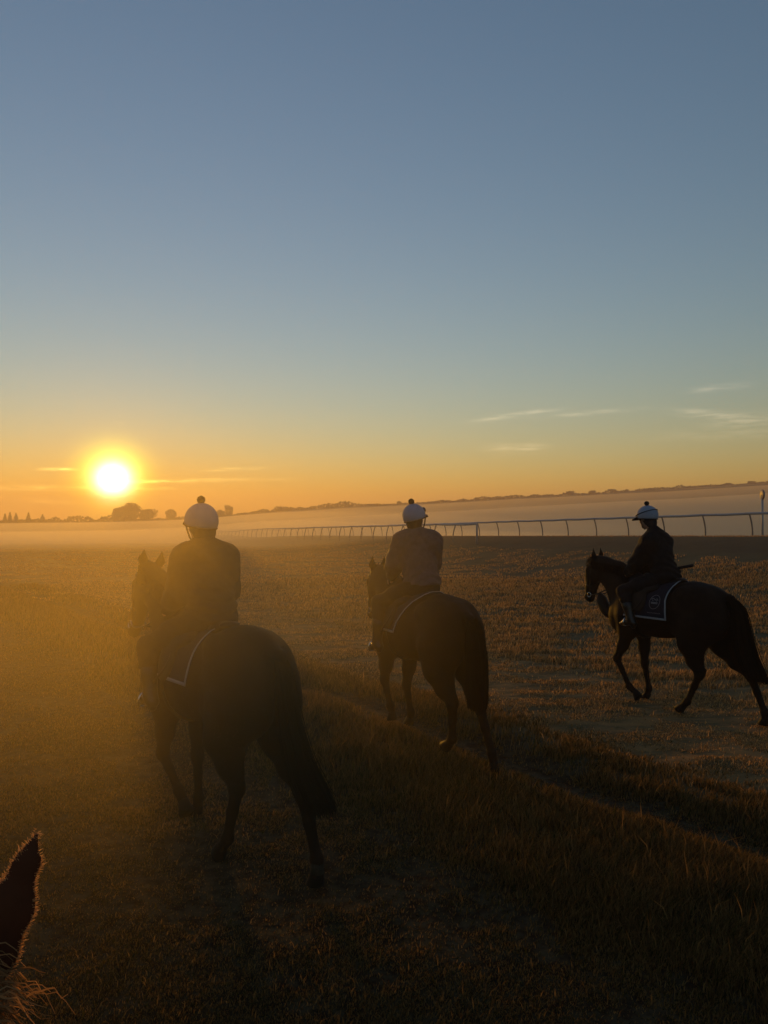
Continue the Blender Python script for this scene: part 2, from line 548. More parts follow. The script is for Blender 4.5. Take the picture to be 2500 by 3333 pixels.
def join(parts):
    V = []; F = []; o = 0
    for v, f in parts:
        V.append(np.asarray(v, float)); F += [tuple(int(i) + o for i in q) for q in f]; o += len(v)
    return np.vstack(V), F


def ribbons(lines, width, rng, side=None):
    """lines (n, m, 3) to thin tapering ribbons"""
    L = np.asarray(lines, float); n, m, _ = L.shape
    d = L[:, -1] - L[:, 0]
    if side is None:
        r = rng.normal(size=(n, 3)); side = np.cross(d, r)
    side = side / np.maximum(np.linalg.norm(side, axis=1), 1e-9)[:, None]
    w = np.broadcast_to(np.asarray(width, float), (n,))[:, None] * np.linspace(1, .25, m)[None, :]
    A = L - side[:, None] * w[..., None] * .5; B = L + side[:, None] * w[..., None] * .5
    V = np.stack([A, B], 2).reshape(-1, 3)
    b = (np.arange(n) * 2 * m)[:, None] + (np.arange(m - 1) * 2)[None, :]
    F = np.stack([b, b + 1, b + 3, b + 2], -1).reshape(-1, 4)
    return V, F


M_BAY = mat_basic('dark_bay_coat', (.020, .010, .0055), .7, .07, .3, 6, .15, 220)
M_BROWN = mat_basic('brown_coat', (.014, .009, .0065), .7, .07, .3, 6, .15, 220)
M_HAIR = mat_grass('horse_hair', (.020, .013, .009), .35, .4)
M_FUZZ = mat_grass('sunlit_fuzz', (.75, .42, .18), .65, .3)  # far paler than the chestnut coat, so the hair colour paints the rim glow
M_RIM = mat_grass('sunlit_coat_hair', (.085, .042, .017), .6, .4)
M_HOOF = mat_basic('hoof_horn', (.012, .009, .007), .7, .12, .3, 40)
M_LEATHER = mat_basic('dark_leather', (.009, .006, .0045), .5, .2, .3, 30, .1, 90)
M_STEEL = mat_basic('steel', (.55, .53, .5), .22, .6, metal=1.0)
M_CLOTH_NAVY = mat_basic('navy_saddle_felt', (.016, .018, .03), .9, .1, .25, 60, .3, 300)
M_TRIM = mat_basic('white_trim', (.30, .30, .32), .8, .2, .08, 40, .2, 300)
M_HELM = mat_basic('pale_helmet_silk', (.28, .30, .37), .7, .15, .06, 14, .15, 40)
M_POM = mat_basic('dark_pompom', (.02, .02, .024), .95, .05)
M_SKIN = mat_basic('skin', (.35, .2, .14), .5, .35, .12, 30)
M_DARKJKT = mat_basic('black_jacket', (.010, .010, .011), .75, .08, .25, 20, .3, 120)
M_BLUEJKT = mat_basic('slate_quilted_jacket', (.055, .052, .070), .7, .12, .2, 20, .3, 90)
M_GREYJKT = mat_basic('charcoal_jacket', (.018, .017, .016), .75, .1, .25, 20, .3, 120)
M_BREECH = mat_basic('dark_breeches', (.011, .011, .013), .8, .08, .25, 24, .25, 160)
M_BOOT = mat_basic('polished_black_boot', (.010, .009, .008), .3, .4, .2, 20)
M_LENS = mat_basic('smoked_lens', (.02, .02, .02), .08, .8)
M_RED = mat_basic('russet_strap', (.17, .045, .02), .55, .3, .2, 30)


def horse_field(P, res=.0105):
    """P: joints of the pose in the horse's own frame, x forward, y left, z up"""
    f = Field((-1.5, -.5, -.05), (1.62, .55 if not P.get('wide') else .7, 2.2), res)
    gz = P.get('belly', 0)
    f.ell((.10, 0, 1.205), (.60, .272, .345), .08)
    f.ell((-.24, 0, 1.225), (.36, .245, .275), .1)
    f.ell((.46, 0, 1.17), (.32, .235, .34), .1)
    for s in (1, -1):
        f.ell((.47, .125 * s, 1.16), (.20, .125, .33), .08, [[.93, 0, .37], [0, 1, 0], [-.37, 0, .93]])
        f.ell((.66, .095 * s, 1.08), (.13, .115, .19), .07)
    f.cap((.46, 0, 1.54), (.06, 0, 1.455), .075, .075, .1)
    f.cap((.1, 0, 1.36), (-.40, 0, 1.40), .165, .19, .12)
    ct = P.get('croup', 1.62)
    f.ell((-.50, 0, ct - .27), (.37, .262, .265), .1)
    for s in (1, -1):
        f.ell((-.56, .145 * s, 1.19), (.28, .145, .35), .09)
        f.ell((-.77, .105 * s, 1.19), (.15, .115, .24), .07)
        f.ell((-.40, .21 * s, ct - .14), (.11, .06, .07), .08)
    f.cap((-.66, 0, ct - .13), (-.90, 0, ct - .17), .075, .05, .06)
    # neck
    poll = vec(*P['poll']); hx = vec(*P['nose']) - poll; hl = np.linalg.norm(hx); hx /= hl
    lat = vec(*P.get('lat', (0, 1, 0))); lat -= hx * (lat @ hx); lat /= np.linalg.norm(lat)
    fr = np.cross(lat, hx)              # face normal, forward
    if fr[0] < 0: fr = -fr
    nb = vec(.50, 0, 1.33); mid = (nb + poll) / 2 + vec(-.02, 0, .03)
    sy = ((0, 1, 0), .62)
    f.chain([nb, (nb + mid) / 2 + vec(.01, 0, 0), mid, mid * .45 + poll * .55 - hx * -.02, poll + hx * .06 - fr * .06],
            [.27, .235, .19, .155, .115], .07, sy)
    f.chain([(.40, 0, 1.52), (mid + vec(-.11, 0, .11)), poll - fr * .07], [.08, .055, .05], .08, ((0, 1, 0), .6))
    f.cap((.62, 0, 1.15), (.66, 0, 1.3), .18, .16, .1, ((0, 1, 0), .8))
    # head
    def H(u, v, w): return poll + hx * u * hl / .58 + fr * v + lat * w
    sq = (lat, .70)
    f.cap(H(.06, -.02, 0), H(.22, .0, 0), .105, .108, .05, sq)
    f.cap(H(.22, .0, 0), H(.40, .01, 0), .105, .068, .05, sq)
    f.cap(H(.40, .012, 0), H(.53, -.002, 0), .066, .060, .04, (lat, .85))
    f.ell(H(.545, -.005, 0), (.055, .05, .055), .03)
    f.cap(H(.50, -.055, 0), H(.56, -.04, 0), .03, .026, .03)
    for s in (1, -1):
        if P.get('noears'): break
        f.ell(H(.17, -.085, .045 * s), (.10, .085, .034), .05, [hx, fr, lat])
        f.cap(H(.22, -.09, .035 * s), H(.45, -.055, .022 * s), .032, .024, .04)
        f.ell(H(.15, .055, .062 * s), (.045, .026, .026), .03, [hx, fr, lat])
        f.ell(H(.535, .035, .034 * s), (.03, .022, .018), .02, [hx, fr, lat])
        # ears
        e0 = H(-.01, -.045, .058 * s); tip = e0 + P.get('eardir', lambda fr, hx, lat, s: -hx * .17 + fr * .04 + lat * .015 * s)(fr, hx, lat, s)
        em = e0 * .55 + tip * .45 + lat * .012 * s
        f.chain([e0, em, tip], [.030, .036, .008], .022, (fr, .48))
    # legs
    for key, s in (('LF', 1), ('RF', -1)):
        E, K, Ft, Cn = [vec(*p) for p in P[key]]
        f.chain([(.46, .15 * s, 1.12), E + vec(0, 0, .06), E * .55 + K * .45, K + (E - K) * .1], [.15, .108, .068, .05], .06)
        f.ell(K, (.054, .050, .064), .03)
        f.chain([K, K * .6 + Ft * .4, Ft + (K - Ft) * .15], [.046, .034, .034], .025)
        f.ell(Ft, (.047, .042, .047), .025)
        f.cap(Ft, Cn, .040, .040, .02)
    for key, s in (('LH', 1), ('RH', -1)):
        S, Hk, Ft, Cn = [vec(*p) for p in P[key]]
        f.ell(S + vec(-.05, -.02 * s, .1), (.17, .11, .2), .08)
        top = vec(-.55, .14 * s, 1.1)
        back = S * .5 + Hk * .5 + vec(-.08, 0, .09)
        f.chain([top, S * .72 + Hk * .28 + vec(-.04, 0, .04), S * .36 + Hk * .64, Hk + (S - Hk) * .06], [.19, .128, .074, .052], .07)
        f.chain([vec(-.74, .12 * s, 1.12), back, Hk + vec(-.02, 0, .06)], [.12, .07, .034], .07)
        sh = (Ft - Hk); sh /= np.linalg.norm(sh)
        f.ell(Hk, (.058, .046, .068), .03)
        f.cap(Hk - sh * .0 + vec(-.035, 0, .0), Hk - sh * .065 + vec(-.042, 0, 0), .030, .024, .025)
        f.chain([Hk, Hk * .55 + Ft * .45, Ft + (Hk - Ft) * .15], [.050, .038, .037], .03)
        f.ell(Ft, (.049, .044, .049), .025)
        f.cap(Ft, Cn, .042, .042, .02)
    return f, dict(poll=poll, hx=hx, fr=fr, lat=lat, H=H, mid=mid, nb=nb)


def hoof_mesh(top, direction, fwd):
    """truncated cone hoof from coronet towards the sole"""
    d = np.array(direction, float); d /= np.linalg.norm(d)
    fw = np.array(fwd, float); fw -= d * (fw @ d); fw /= np.linalg.norm(fw); w = np.cross(d, fw)
    a = np.arange(14) * 2 * math.pi / 14; V = []
    for t, r, sh in ((-.012, .040, 0), (0, .046, 0), (.075, .064, .022), (.082, .06, .022)):
        V.append(np.array(top) + d * t + fw * sh + r * (np.cos(a)[:, None] * fw + .92 * np.sin(a)[:, None] * w))
    V = np.vstack(V); F = []
    for i in range(3):
        for j in range(14): F.append((i * 14 + j, i * 14 + (j + 1) % 14, (i + 1) * 14 + (j + 1) % 14, (i + 1) * 14 + j))
    F += [tuple(range(14))[::-1], tuple(range(42, 56))]
    return V, F


def build_horse(P, loc, head, label, mat, seed, group='riding horses walking out at dawn', fuzz_ears=False):
    HAIR = M_HAIR if not fuzz_ears else mat_grass('chestnut_hair', (.16, .07, .025), .5, .5)
    rng = np.random.default_rng(seed)
    rz = math.atan2(head[1], head[0])
    f, A = horse_field(P, .0075 if fuzz_ears else .0105)
    V, F = f.surface(2)
    root = mesh_obj('horse', V, F, mat)
    root.location = loc; root.rotation_euler = (0, 0, rz)
    tag(root, label, 'horse', group)
    for key in ('LF', 'RF', 'LH', 'RH'):
        cn = vec(*P[key][3]); ft = vec(*P[key][2])
        d = P.get('hoof_' + key)
        if d is None:
            d = vec(.25, 0, -1.)
        fw = vec(1, 0, .2) if d[2] < -.6 else vec(.5, 0, -.8)
        mesh_obj('hoof', *hoof_mesh(cn, d, fw), M_HOOF, root)
    for s in (1, -1):
        v, q = tube([A['H'](.15, .066, .070 * s) + A['lat'] * s * t for t in (0, .006, .011)], [.021, .018, .006], 10)
        mesh_obj('eye', v, q, M_LENS, root)
    # tail: hair over a core line
    tp = spline(P['tail'], 24)
    tr = np.interp(np.linspace(0, 1, 24), [0, .12, .4, .75, 1], P.get('tail_r', [.035, .05, .085, .11, .085]))
    n = 1500
    th = rng.uniform(0, 6.283, n); rad = np.sqrt(rng.uniform(0, 1, n)); end = rng.uniform(.55, 1.0, n) ** .45; rad = np.where(rng.uniform(0, 1, n) < .06, rad * 1.3, rad); end = np.where(rng.uniform(0, 1, n) < .9, end * .96, end)
    m = 9; L = np.zeros((n, m, 3))
    for j in range(m):
        t = np.linspace(0, 1, m)[j] * end * 22.9
        i = t.astype(int); fr_ = (t - i)[:, None]
        c = tp[i] * (1 - fr_) + tp[i + 1] * fr_; r = tr[i] * (1 - fr_[:, 0]) + tr[i + 1] * fr_[:, 0]
        L[:, j] = c + np.stack([np.cos(th) * .9, np.sin(th), .25 * np.cos(th)], 1) * (rad * r)[:, None] + rng.normal(0, .006, (n, 3)) * (j / m)
    v, q = ribbons(L, .016, rng)
    tl = mesh_obj('tail', v, q, M_HAIR, root)
    cv, cq = tube(tp[:9], np.linspace(.034, .014, 9), 10)
    mesh_obj('dock', cv, cq, mat, tl)
    # mane along the crest and forelock
    n = 620; crest = spline([(.45, 0, 1.60), A['mid'] + vec(-.135, 0, .15), A['poll'] - A['fr'] * .105 - A['hx'] * .0, A['poll'] - A['hx'] * .055 + A['fr'] * .0], 40)
    t = rng.uniform(0, 38.9, n); i = t.astype(int); c = crest[i] + (crest[i + 1] - crest[i]) * (t - i)[:, None]
    side = P.get('mane', -1)
    ln = rng.uniform(.09, .16, n); m = 6; L = np.zeros((n, m, 3))
    for j in range(m):
        u = j / (m - 1)
        L[:, j] = c + np.stack([rng.normal(0, .012, n) * u, side * (.02 + .07 * u) * ln / .13 * .8 + rng.normal(0, .008, n), .03 * np.sin(u * 2.4) - .11 * u * u * ln / .13], 1)
    L[:, :, 2] -= .012
    for _ in range(12):
        dd = f.sample(L); L[:, :, 1] += side * np.clip(.006 - dd, 0, .02)
    v, q = ribbons(L, .011, rng)
    mesh_obj('mane', v, q, HAIR, root)
    n = 160; L = np.zeros((n, 6, 3)); b = A['H'](-.03, .02, 0) + rng.normal(0, .02, (n, 3))
    for j in range(6):
        u = j / 5
        L[:, j] = b + (A['hx'] * .16 + A['fr'] * .0) * u + A['fr'] * (.05 * np.sin(u * 2.2)) + rng.normal(0, .01, (n, 3)) * u + np.outer(rng.normal(0, .03, n), A['lat']) * u
    v, q = ribbons(L, .008, rng)
    mesh_obj('forelock', v, q, HAIR, root)
    # fine coat hairs, coloured paler than the coat to paint a sunlit outline
    pick = rng.integers(0, len(F), 5200 if not fuzz_ears else 16000)
    pc = V[F[pick]].mean(1); nrm = np.cross(V[F[pick, 2]] - V[F[pick, 0]], V[F[pick, 3]] - V[F[pick, 1]])
    nrm /= np.maximum(np.linalg.norm(nrm, axis=1), 1e-9)[:, None]
    if fuzz_ears:
        k = (pc[:, 2] > A['poll'][2] - .2) & (pc[:, 0] > .75); pc, nrm = pc[k], nrm[k]
        pk = f.sample(pc + vec(0, 0, 0)); 
        pc = np.repeat(pc, 5, 0) + rng.normal(0, .004, (len(pc) * 5, 3)); nrm = np.repeat(nrm, 5, 0)
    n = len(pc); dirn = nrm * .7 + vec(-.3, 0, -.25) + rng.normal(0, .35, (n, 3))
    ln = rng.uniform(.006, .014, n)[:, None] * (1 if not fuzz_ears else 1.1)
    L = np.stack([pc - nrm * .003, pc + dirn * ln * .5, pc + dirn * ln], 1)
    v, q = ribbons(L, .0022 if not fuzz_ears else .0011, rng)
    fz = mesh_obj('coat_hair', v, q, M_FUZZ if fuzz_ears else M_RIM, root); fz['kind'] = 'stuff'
    return root, f, A


def child_of(root, name, VF, mat, label=None, smooth=True):
    o = mesh_obj(name, VF[0], VF[1], mat, root, smooth)
    if label: o['label'] = label
    return o


def to_world(root_loc, head):
    rz = math.atan2(head[1], head[0]); c, s = math.cos(rz), math.sin(rz)
    return lambda p: vec(root_loc[0] + c * p[0] - s * p[1], root_loc[1] + s * p[0] + c * p[1], root_loc[2] + p[2])


def own_root(name, loc, head, label, cat, group):
    o = empty(name, loc, math.atan2(head[1], head[0]))
    return tag(o, label, cat, group)


def body_radius(f, x, th, off):
    """distance from the barrel's axis at station x to the coat, angle th from straight up"""
    r = np.linspace(.12, .55, 90)
    p = np.stack([np.full(90, x), np.sin(th) * r, 1.18 + np.cos(th) * r], 1)
    d = f.sample(p) - off
    k = np.argmax(d > 0)
    return r[k] if d[k] > 0 else .4


def saddle_cloth(f, loc, head, rear, front, zlow, label, emblem=False, group='saddle cloths under the riders'):
    """felt sheet laid over the back; rear(z) and front(z) give its edges"""
    root = own_root('saddle_cloth', loc, head, label, 'saddle cloth', group)
    zs_n = 26; nx = 18
    def line(x, off, n=200):
        th = np.linspace(0, 2.2, n)
        p = np.array([[math.sin(t) * body_radius(f, x, t, off), 1.18 + math.cos(t) * body_radius(f, x, t, off)] for t in th])
        p[:, 0] = np.maximum.accumulate(p[:, 0])
        return p
    xs = np.linspace(-.34, .5, 15)
    lines = [line(x, .016, 60) for x in xs]
    def surf(x, z, side, off=0.):
        """point of the sheet at station x and height z"""
        i = np.clip(np.searchsorted(xs, x) - 1, 0, len(xs) - 2); w = np.clip((x - xs[i]) / (xs[i + 1] - xs[i]), 0, 1)
        y = []
        top = []
        for L in (lines[i], lines[i + 1]):
            zz = L[::-1, 1]; yy = L[::-1, 0]
            y.append(np.interp(z, zz, yy)); top.append(L[0, 1])
        y = y[0] * (1 - w) + y[1] * w
        return vec(x, side * (y + off), z)
    tops = np.array([L[0, 1] for L in lines])
    def ztop(x): return float(np.interp(x, xs, tops))
    def grid(x_of, za, off, thick):
        """rows over one side then the other, from low left over the spine to low right"""
        rows = []
        for k in range(-zs_n, zs_n + 1):
            u = abs(k) / zs_n; side = 1 if k >= 0 else -1
            row = []
            for j in range(len(x_of(0))):
                x0 = x_of(u)[j]; zt = ztop(x0)
                z = zt - (zt - za) * (1 - math.cos(u * math.pi / 2)) if u < 1 else za
                p = surf(x0, z, side, off if u > .25 else 0)
                if u <= .25: p[2] += off
                row.append(p)
            rows.append(row)
        return np.array(rows)
    def zof(u):
        return 1.56 - (1.56 - zlow) * (1 - math.cos(u * math.pi / 2))
    def xs_of(u):
        z = zof(u); return np.linspace(rear(z), front(z), nx)
    def sheet(G, thick):
        n, m, _ = G.shape
        du = np.gradient(G, axis=0); dv = np.gradient(G, axis=1); N = np.cross(du, dv); N /= np.maximum(np.linalg.norm(N, axis=2), 1e-9)[..., None]
        s = np.sign(N[n // 2, m // 2, 2]) or 1
        V = np.vstack([(G + N * s * thick).reshape(-1, 3), G.reshape(-1, 3)]); k = n * m; F = []
        for i in range(n - 1):
            for j in range(m - 1):
                a = i * m + j; F.append((a, a + 1, a + m + 1, a + m)); F.append((k + a, k + a + m, k + a + m + 1, k + a + 1))
        bd = [j for j in range(m)] + [i * m + m - 1 for i in range(1, n)] + [(n - 1) * m + j for j in range(m - 2, -1, -1)] + [i * m for i in range(n - 2, 0, -1)]
        for a, b in zip(bd, bd[1:] + bd[:1]): F.append((a, k + a, k + b, b))
        return V, F
    child_of(root, 'felt', sheet(grid(xs_of, zlow, 0, .008), .008), M_CLOTH_NAVY)
    # white binding along the rear and lower edges
    def rear_of(u):
        z = zof(u); return np.linspace(rear(z) - .004, rear(z) + .015, 3)
    child_of(root, 'trim', sheet(grid(rear_of, zlow - .004, .007, .006), .006), M_TRIM)
    for s in (1, -1):
        xx = np.linspace(rear(zlow) + .020, front(zlow), 20)
        G = np.array([[surf(x, z, s, .008) for x in xx] for z in (zlow - .004, zlow + .010, zlow + .020)])
        v, q = sheet(G, .006); 
        child_of(root, 'trim', (v, q), M_TRIM)
    if emblem:
        parts = []
        cx, cz = -.045, 1.345
        ph = np.linspace(0, 2 * math.pi, 37)
        tilt = .45
        def at(u, v): return surf(cx + u * math.cos(tilt) * 1 + v * math.sin(tilt) * -.35, cz + v, 1, .0125)
        ring = np.array([at(.082 * math.cos(a), .085 * math.sin(a)) for a in ph]); parts.append(tube(ring, .0022, 5))
        for (u0, u1, v0) in ((-.052, .056, -.006), (-.05, .05, -.018)):
            parts.append(tube([at(u, v0) for u in np.linspace(u0, u1, 7)], .004, 5))
        for pts in ([(-.05, .02), (-.03, .04), (-.01, .035), (.0, .022)], [(.01, .03), (.028, .045), (.05, .04), (.058, .028)], [(-.035, .012), (-.02, .022)], [(.03, .012), (.036, .026)]):
            parts.append(tube([at(*p) for p in pts], .0032, 5))
        child_of(root, 'emblem', join(parts), M_TRIM, 'oval badge outline with a pale bar across it')
        parts = []; x = .05
        rr = random.Random(5)
        while x > -.14:
            w = rr.uniform(.008, .016)
            parts.append(tube([surf(x, 1.205, 1, .0125), surf(x - w * .4, 1.215, 1, .0125), surf(x - w, 1.204, 1, .0125)], .0018, 4)); x -= w + .006
        child_of(root, 'lettering', join(parts), M_TRIM, 'faint line of small pale lettering')
    return root


def bridle(A, loc, head, hands, label, bib=False, group='bridles'):
    root = own_root('bridle', loc, head, label, 'bridle', group)
    H, lat = A['H'], A['lat']
    def ringpts(u, rv, rl, v0, n=20, u2=0.):
        return [H(u + u2 * math.cos(t), v0 + rv * math.cos(t), rl * math.sin(t)) for t in np.linspace(0, 2 * math.pi, n)]
    st = []
    st.append(tube(ringpts(.065, .118, .084, -.015, u2=.0), .011, 6))
    st.append(tube(ringpts(.36, .088, .064, -.005, u2=.01), .010, 6))
    for s in (1, -1): st.append(tube(spline([H(-.01, -.06, .075 * s), H(.15, -.03, .086 * s), H(.33, -.03, .066 * s), H(.475, -.035, .055 * s)], 10), .009, 6))
    st.append(tube(spline([H(-.01, -.06, .075), H(-.055, -.05, .03), H(-.055, -.05, -.03), H(-.01, -.06, -.075)], 8), .010, 6))
    child_of(root, 'headpiece', join(st), M_LEATHER)
    for s in (1, -1):
        c = H(.485, -.035, .060 * s)
        ring = [c + A['hx'] * .032 * math.cos(t) + A['fr'] * .032 * math.sin(t) for t in np.linspace(0, 2 * math.pi, 18)]
        child_of(root, 'bit_ring', tube(ring, .0055, 6), M_STEEL)
        hnd = vec(*hands[0 if s == 1 else 1])
        md = (c + hnd) / 2 + vec(0, .03 * s, -.07)
        child_of(root, 'rein', tube(spline([c - A['fr'] * .03, (c + md) / 2 + vec(0, .02 * s, -.02), md, (md + hnd) / 2 + vec(0, .01 * s, -.01), hnd], 18), .0075, 6), M_LEATHER)
    child_of(root, 'buckle', tube([H(.10, .10, .05), H(.10, .106, .0), H(.10, .10, -.05)], .006, 6), M_STEEL)
    if bib:
        p = spline([(1.06, 0, 1.36), (1.0, 0, 1.22), (.92, 0, 1.12), (.80, 0, 1.06), (.72, 0, 1.06)], 14)
        child_of(root, 'bib_martingale', tube(p, np.interp(np.linspace(0, 1, 14), [0, .15, .5, .85, 1], [.02, .075, .085, .05, .02]), 12, ((0, 1, 0), 1.0)), M_LEATHER)
    # neck strap of the breastplate
    rp = []
    for t in np.linspace(0, 2 * math.pi, 26):
        rp.append(vec(.66 + .10 * -math.cos(t), .215 * math.sin(t), 1.31 + .24 * math.cos(t) + .0))
    return root

# ------------------------------------------------------------------ riders
def rider_torso(f, J, g, k=.05):
    pv, ch, nk = vec(*J['pelvis']), vec(*J['chest']), vec(*J['neck'])
    lat = vec(*J['SL']) - vec(*J['SR']); lat /= np.linalg.norm(lat)
    up = nk - pv; up /= np.linalg.norm(up); fw = np.cross(lat, up)
    M = [fw, lat, up]
    wd = J.get('width', 1.)
    f.ell(pv + up * .02, (.125 + g, .165 * wd + g, .125 + g), k, M)
    f.ell(pv + vec(-.03, 0, -.04), (.11 + g, .15 * wd + g, .09 + g), k)
    f.ell((pv + ch) / 2, (.108 + g, .142 * wd + g, .17 + g), k, M)
    f.ell(ch, (.115 + g, (.152 * wd + g), .19 + g), k, M)
    f.cap(vec(*J['SL']) * .9 + ch * .1, vec(*J['SR']) * .9 + ch * .1, .068 + g, .068 + g, k)
    for s in 'LR': f.cap(nk - up * .01, vec(*J['S' + s]), .062 + g, .062 + g, k)
    return up, fw, lat


def rider_arm(f, J, s, g, to=1.0, k=.035):
    S, E, W = vec(*J['S' + s]), vec(*J['E' + s]), vec(*J['W' + s])
    f.ell(S, (.068 + g,) * 3, k)
    f.chain([S, S * .45 + E * .55, E], [.060 + g, .052 + g, .043 + g], k)
    W2 = E + (W - E) * to
    f.chain([E, E * .65 + W2 * .35, W2], [.044 + g, .043 + g, .030 + g], k)


def rider_leg(f, J, s, g, k=.045, to=1.0):
    Hp, K, A = vec(*J['H' + s]), vec(*J['K' + s]), vec(*J['A' + s])
    f.chain([Hp, Hp * .5 + K * .5, K], [.098 + g, .086 + g, .060 + g], k)
    A2 = K + (A - K) * to
    f.chain([K, K * .68 + A2 * .32 + vec(-.018, 0, 0), A2], [.060 + g, .060 + g, .042 + g], k)


def build_rider(J, loc, head, label, jacket_mat, jacket_label, seed, features):
    rz = math.atan2(head[1], head[0])
    pv, ch, nk, hd = [vec(*J[k]) for k in ('pelvis', 'chest', 'neck', 'head')]
    hf = vec(*J['face']); hf /= np.linalg.norm(hf)
    hup = vec(*J.get('headup', hd - nk)); hup -= hf * (hup @ hf); hup /= np.linalg.norm(hup); hl = np.cross(hup, hf)
    MH = [hf, hl, hup]
    def hp(a, b, c): return hd + hf * a + hl * b + hup * c
    f = Field((-.45, -.52, .86), (.95, .52, 2.62), .0085)
    up, fw, lat = rider_torso(f, J, 0)
    for s in 'LR':
        rider_arm(f, J, s, 0); rider_leg(f, J, s, 0)
        A, T = vec(*J['A' + s]), vec(*J['T' + s])
        f.cap(A + vec(-.03, 0, -.05), A, .036, .04, .03); f.chain([A + vec(-.01, 0, -.045), A * .4 + T * .6, T], [.04, .038, .03], .03, ((0, 0, 1), .8))
        # hand: palm, four unequal curled fingers and a thumb from the side
        W, E = vec(*J['W' + s]), vec(*J['E' + s]); d = W - E; d /= np.linalg.norm(d)
        sg = 1 if s == 'L' else -1
        side = vec(0, 0, 1) - d * d[2]; side /= np.linalg.norm(side)      # thumb side up
        inn = np.cross(side, d) * sg                                       # towards the other hand
        f.chain([W, W + d * .045, W + d * .085], [.027, .030, .026], .02, (np.cross(side, d), .62))
        for i, (o, ln) in enumerate(((.027, .90), (.009, 1.0), (-.009, .95), (-.026, .78))):
            b = W + d * .085 + side * o
            p1 = b + d * .030 * ln + inn * .012 * ln; p2 = p1 + inn * .024 * ln - d * .010 * ln; p3 = p2 - d * .022 * ln + inn * .002
            f.chain([b, p1, p2, p3], [.0105, .0098, .0092, .0085], .004)
        tb = W + d * .035 + side * .026
        f.chain([tb, tb + d * .032 + side * .016 + inn * .008, tb + d * .056 + side * .010 + inn * .022], [.013, .0115, .0095], .008)
    f.cap(nk - up * .03, hd - hup * .05 - hf * .012, .056, .052, .04)
    f.ell(hp(-.012, 0, .03), (.098, .077, .095), .03, MH)
    f.ell(hp(.03, 0, -.04), (.066, .058, .082), .04, MH)
    f.ell(hp(.068, 0, -.098), (.026, .028, .020), .03, MH)          # chin
    f.cap(hp(.083, 0, .012), hp(.108, 0, -.028), .012, .016, .018)     # nose
    f.ell(hp(.088, 0, -.058), (.014, .026, .007), .01, MH); f.ell(hp(.085, 0, -.072), (.014, .024, .008), .01, MH)   # lips
    f.cap(hp(.083, .034, .03), hp(.083, -.034, .03), .014, .014, .015)  # brow
    for s in (1, -1):
        f.ell(hp(.088, .032 * s, .008), (.012, .016, .011), .006, MH, cut=True)
        f.ell(hp(.062, .045 * s, -.022), (.022, .02, .02), .02, MH)   # cheek
        f.ell(hp(-.012, .080 * s, -.008), (.020, .009, .032), .012, MH)  # ear
    V, F = f.surface(1)
    root = mesh_obj('person', V, F, M_SKIN); root.location = loc; root.rotation_euler = (0, 0, rz)
    tag(root, label, 'person', 'riders')
    for s in (1, -1):
        e = tube([hp(.072, .032 * s, .008), hp(.084, .032 * s, .008), hp(.089, .032 * s, .008)], [.011, .011, .005], 10)
        child_of(root, 'eye', e, M_LENS)
    # hair under the helmet, down to the collar
    f = Field(hd - .22, hd + .2, .008)
    hw = J.get('hair', .088)
    f.ell(hp(-.035, 0, -.01), (.088, hw, .105), .03, MH)
    f.ell(hp(-.06, 0, -.085), (.050, hw * .78, .07), .04, MH)
    V, F = f.surface(2); child_of(root, 'hair', (crumple(V, .004, 40, seed), F), M_POM)
    # jacket
    f = Field((-.5, -.56, 1.45), (.85, .56, 2.4), .0115)
    gj = J.get('bulk', .022)
    rider_torso(f, J, gj, .09)
    for s in 'LR': rider_arm(f, J, s, gj * 1.15, .97, .085)
    f.cap(nk - up * .03, nk + up * .045 - fw * .01, .078 + gj * .5, .070 + gj * .3, .02)
    for a, b, r in J.get('extra', []): f.cap(a, b, r, r, .03)
    f.below(J.get('hem', 1.60))
    V, F = f.surface(2)
    V = crumple(V, .013, 7, seed); V = crumple(V, .005, 17, seed + 3)
    # folds gathering round the waist and under the arms
    zz = V[:, 2]; wv = np.sin(zz * 62 + 5 * np.sin(V[:, 1] * 9 + seed) + 3 * V[:, 0] * 9); amt = .006 * (ss(2.0, 1.72, zz) + .35)
    V[:, 0] += amt * wv * np.sign(V[:, 0] - pv[0]); V[:, 1] += amt * .6 * wv * np.sign(V[:, 1])
    child_of(root, 'jacket', (V, F), jacket_mat, jacket_label)
    # breeches
    f = Field((-.4, -.5, .95), (.7, .5, 1.85), .0115)
    f.ell(pv + up * .0, (.137, .177, .115), .05, [fw, lat, up]); f.ell(pv + vec(-.03, 0, -.04), (.12, .16, .095), .05)
    for s in 'LR': rider_leg(f, J, s, .009, .05, .85)
    V, F = f.surface(2); V = crumple(V, .006, 12, seed + 9)
    child_of(root, 'breeches', (V, F), M_BREECH)
    # boots
    for s in 'LR':
        K, A, T = vec(*J['K' + s]), vec(*J['A' + s]), vec(*J['T' + s])
        f = Field(np.minimum(np.minimum(K, A), T) - .12, np.maximum(np.maximum(K, A), T) + .12, .009)
        k0 = K + (A - K) * .30
        f.chain([k0, K * .45 + A * .55 + vec(-.015, 0, 0), A], [.070, .066, .050], .02)
        ft = T - A; hor = vec(ft[0], ft[1], 0); hor /= np.linalg.norm(hor)
        hl_ = A + vec(0, 0, -.05) - hor * .035
        f.cap(A, hl_, .048, .042, .03)
        f.chain([hl_, A * .45 + T * .55 + vec(0, 0, -.012), T], [.043, .042, .032], .03, ((0, 0, 1), .85))
        f.cap(hl_ + vec(0, 0, -.03), hl_ + vec(0, 0, -.045), .03, .03, .01)
        V, F = f.surface(2); child_of(root, 'boot', (V, F), M_BOOT)
    # helmet: silk covered skull cap with a bobble
    hr = vec(*J.get('helm', (.135, .118, .128)))
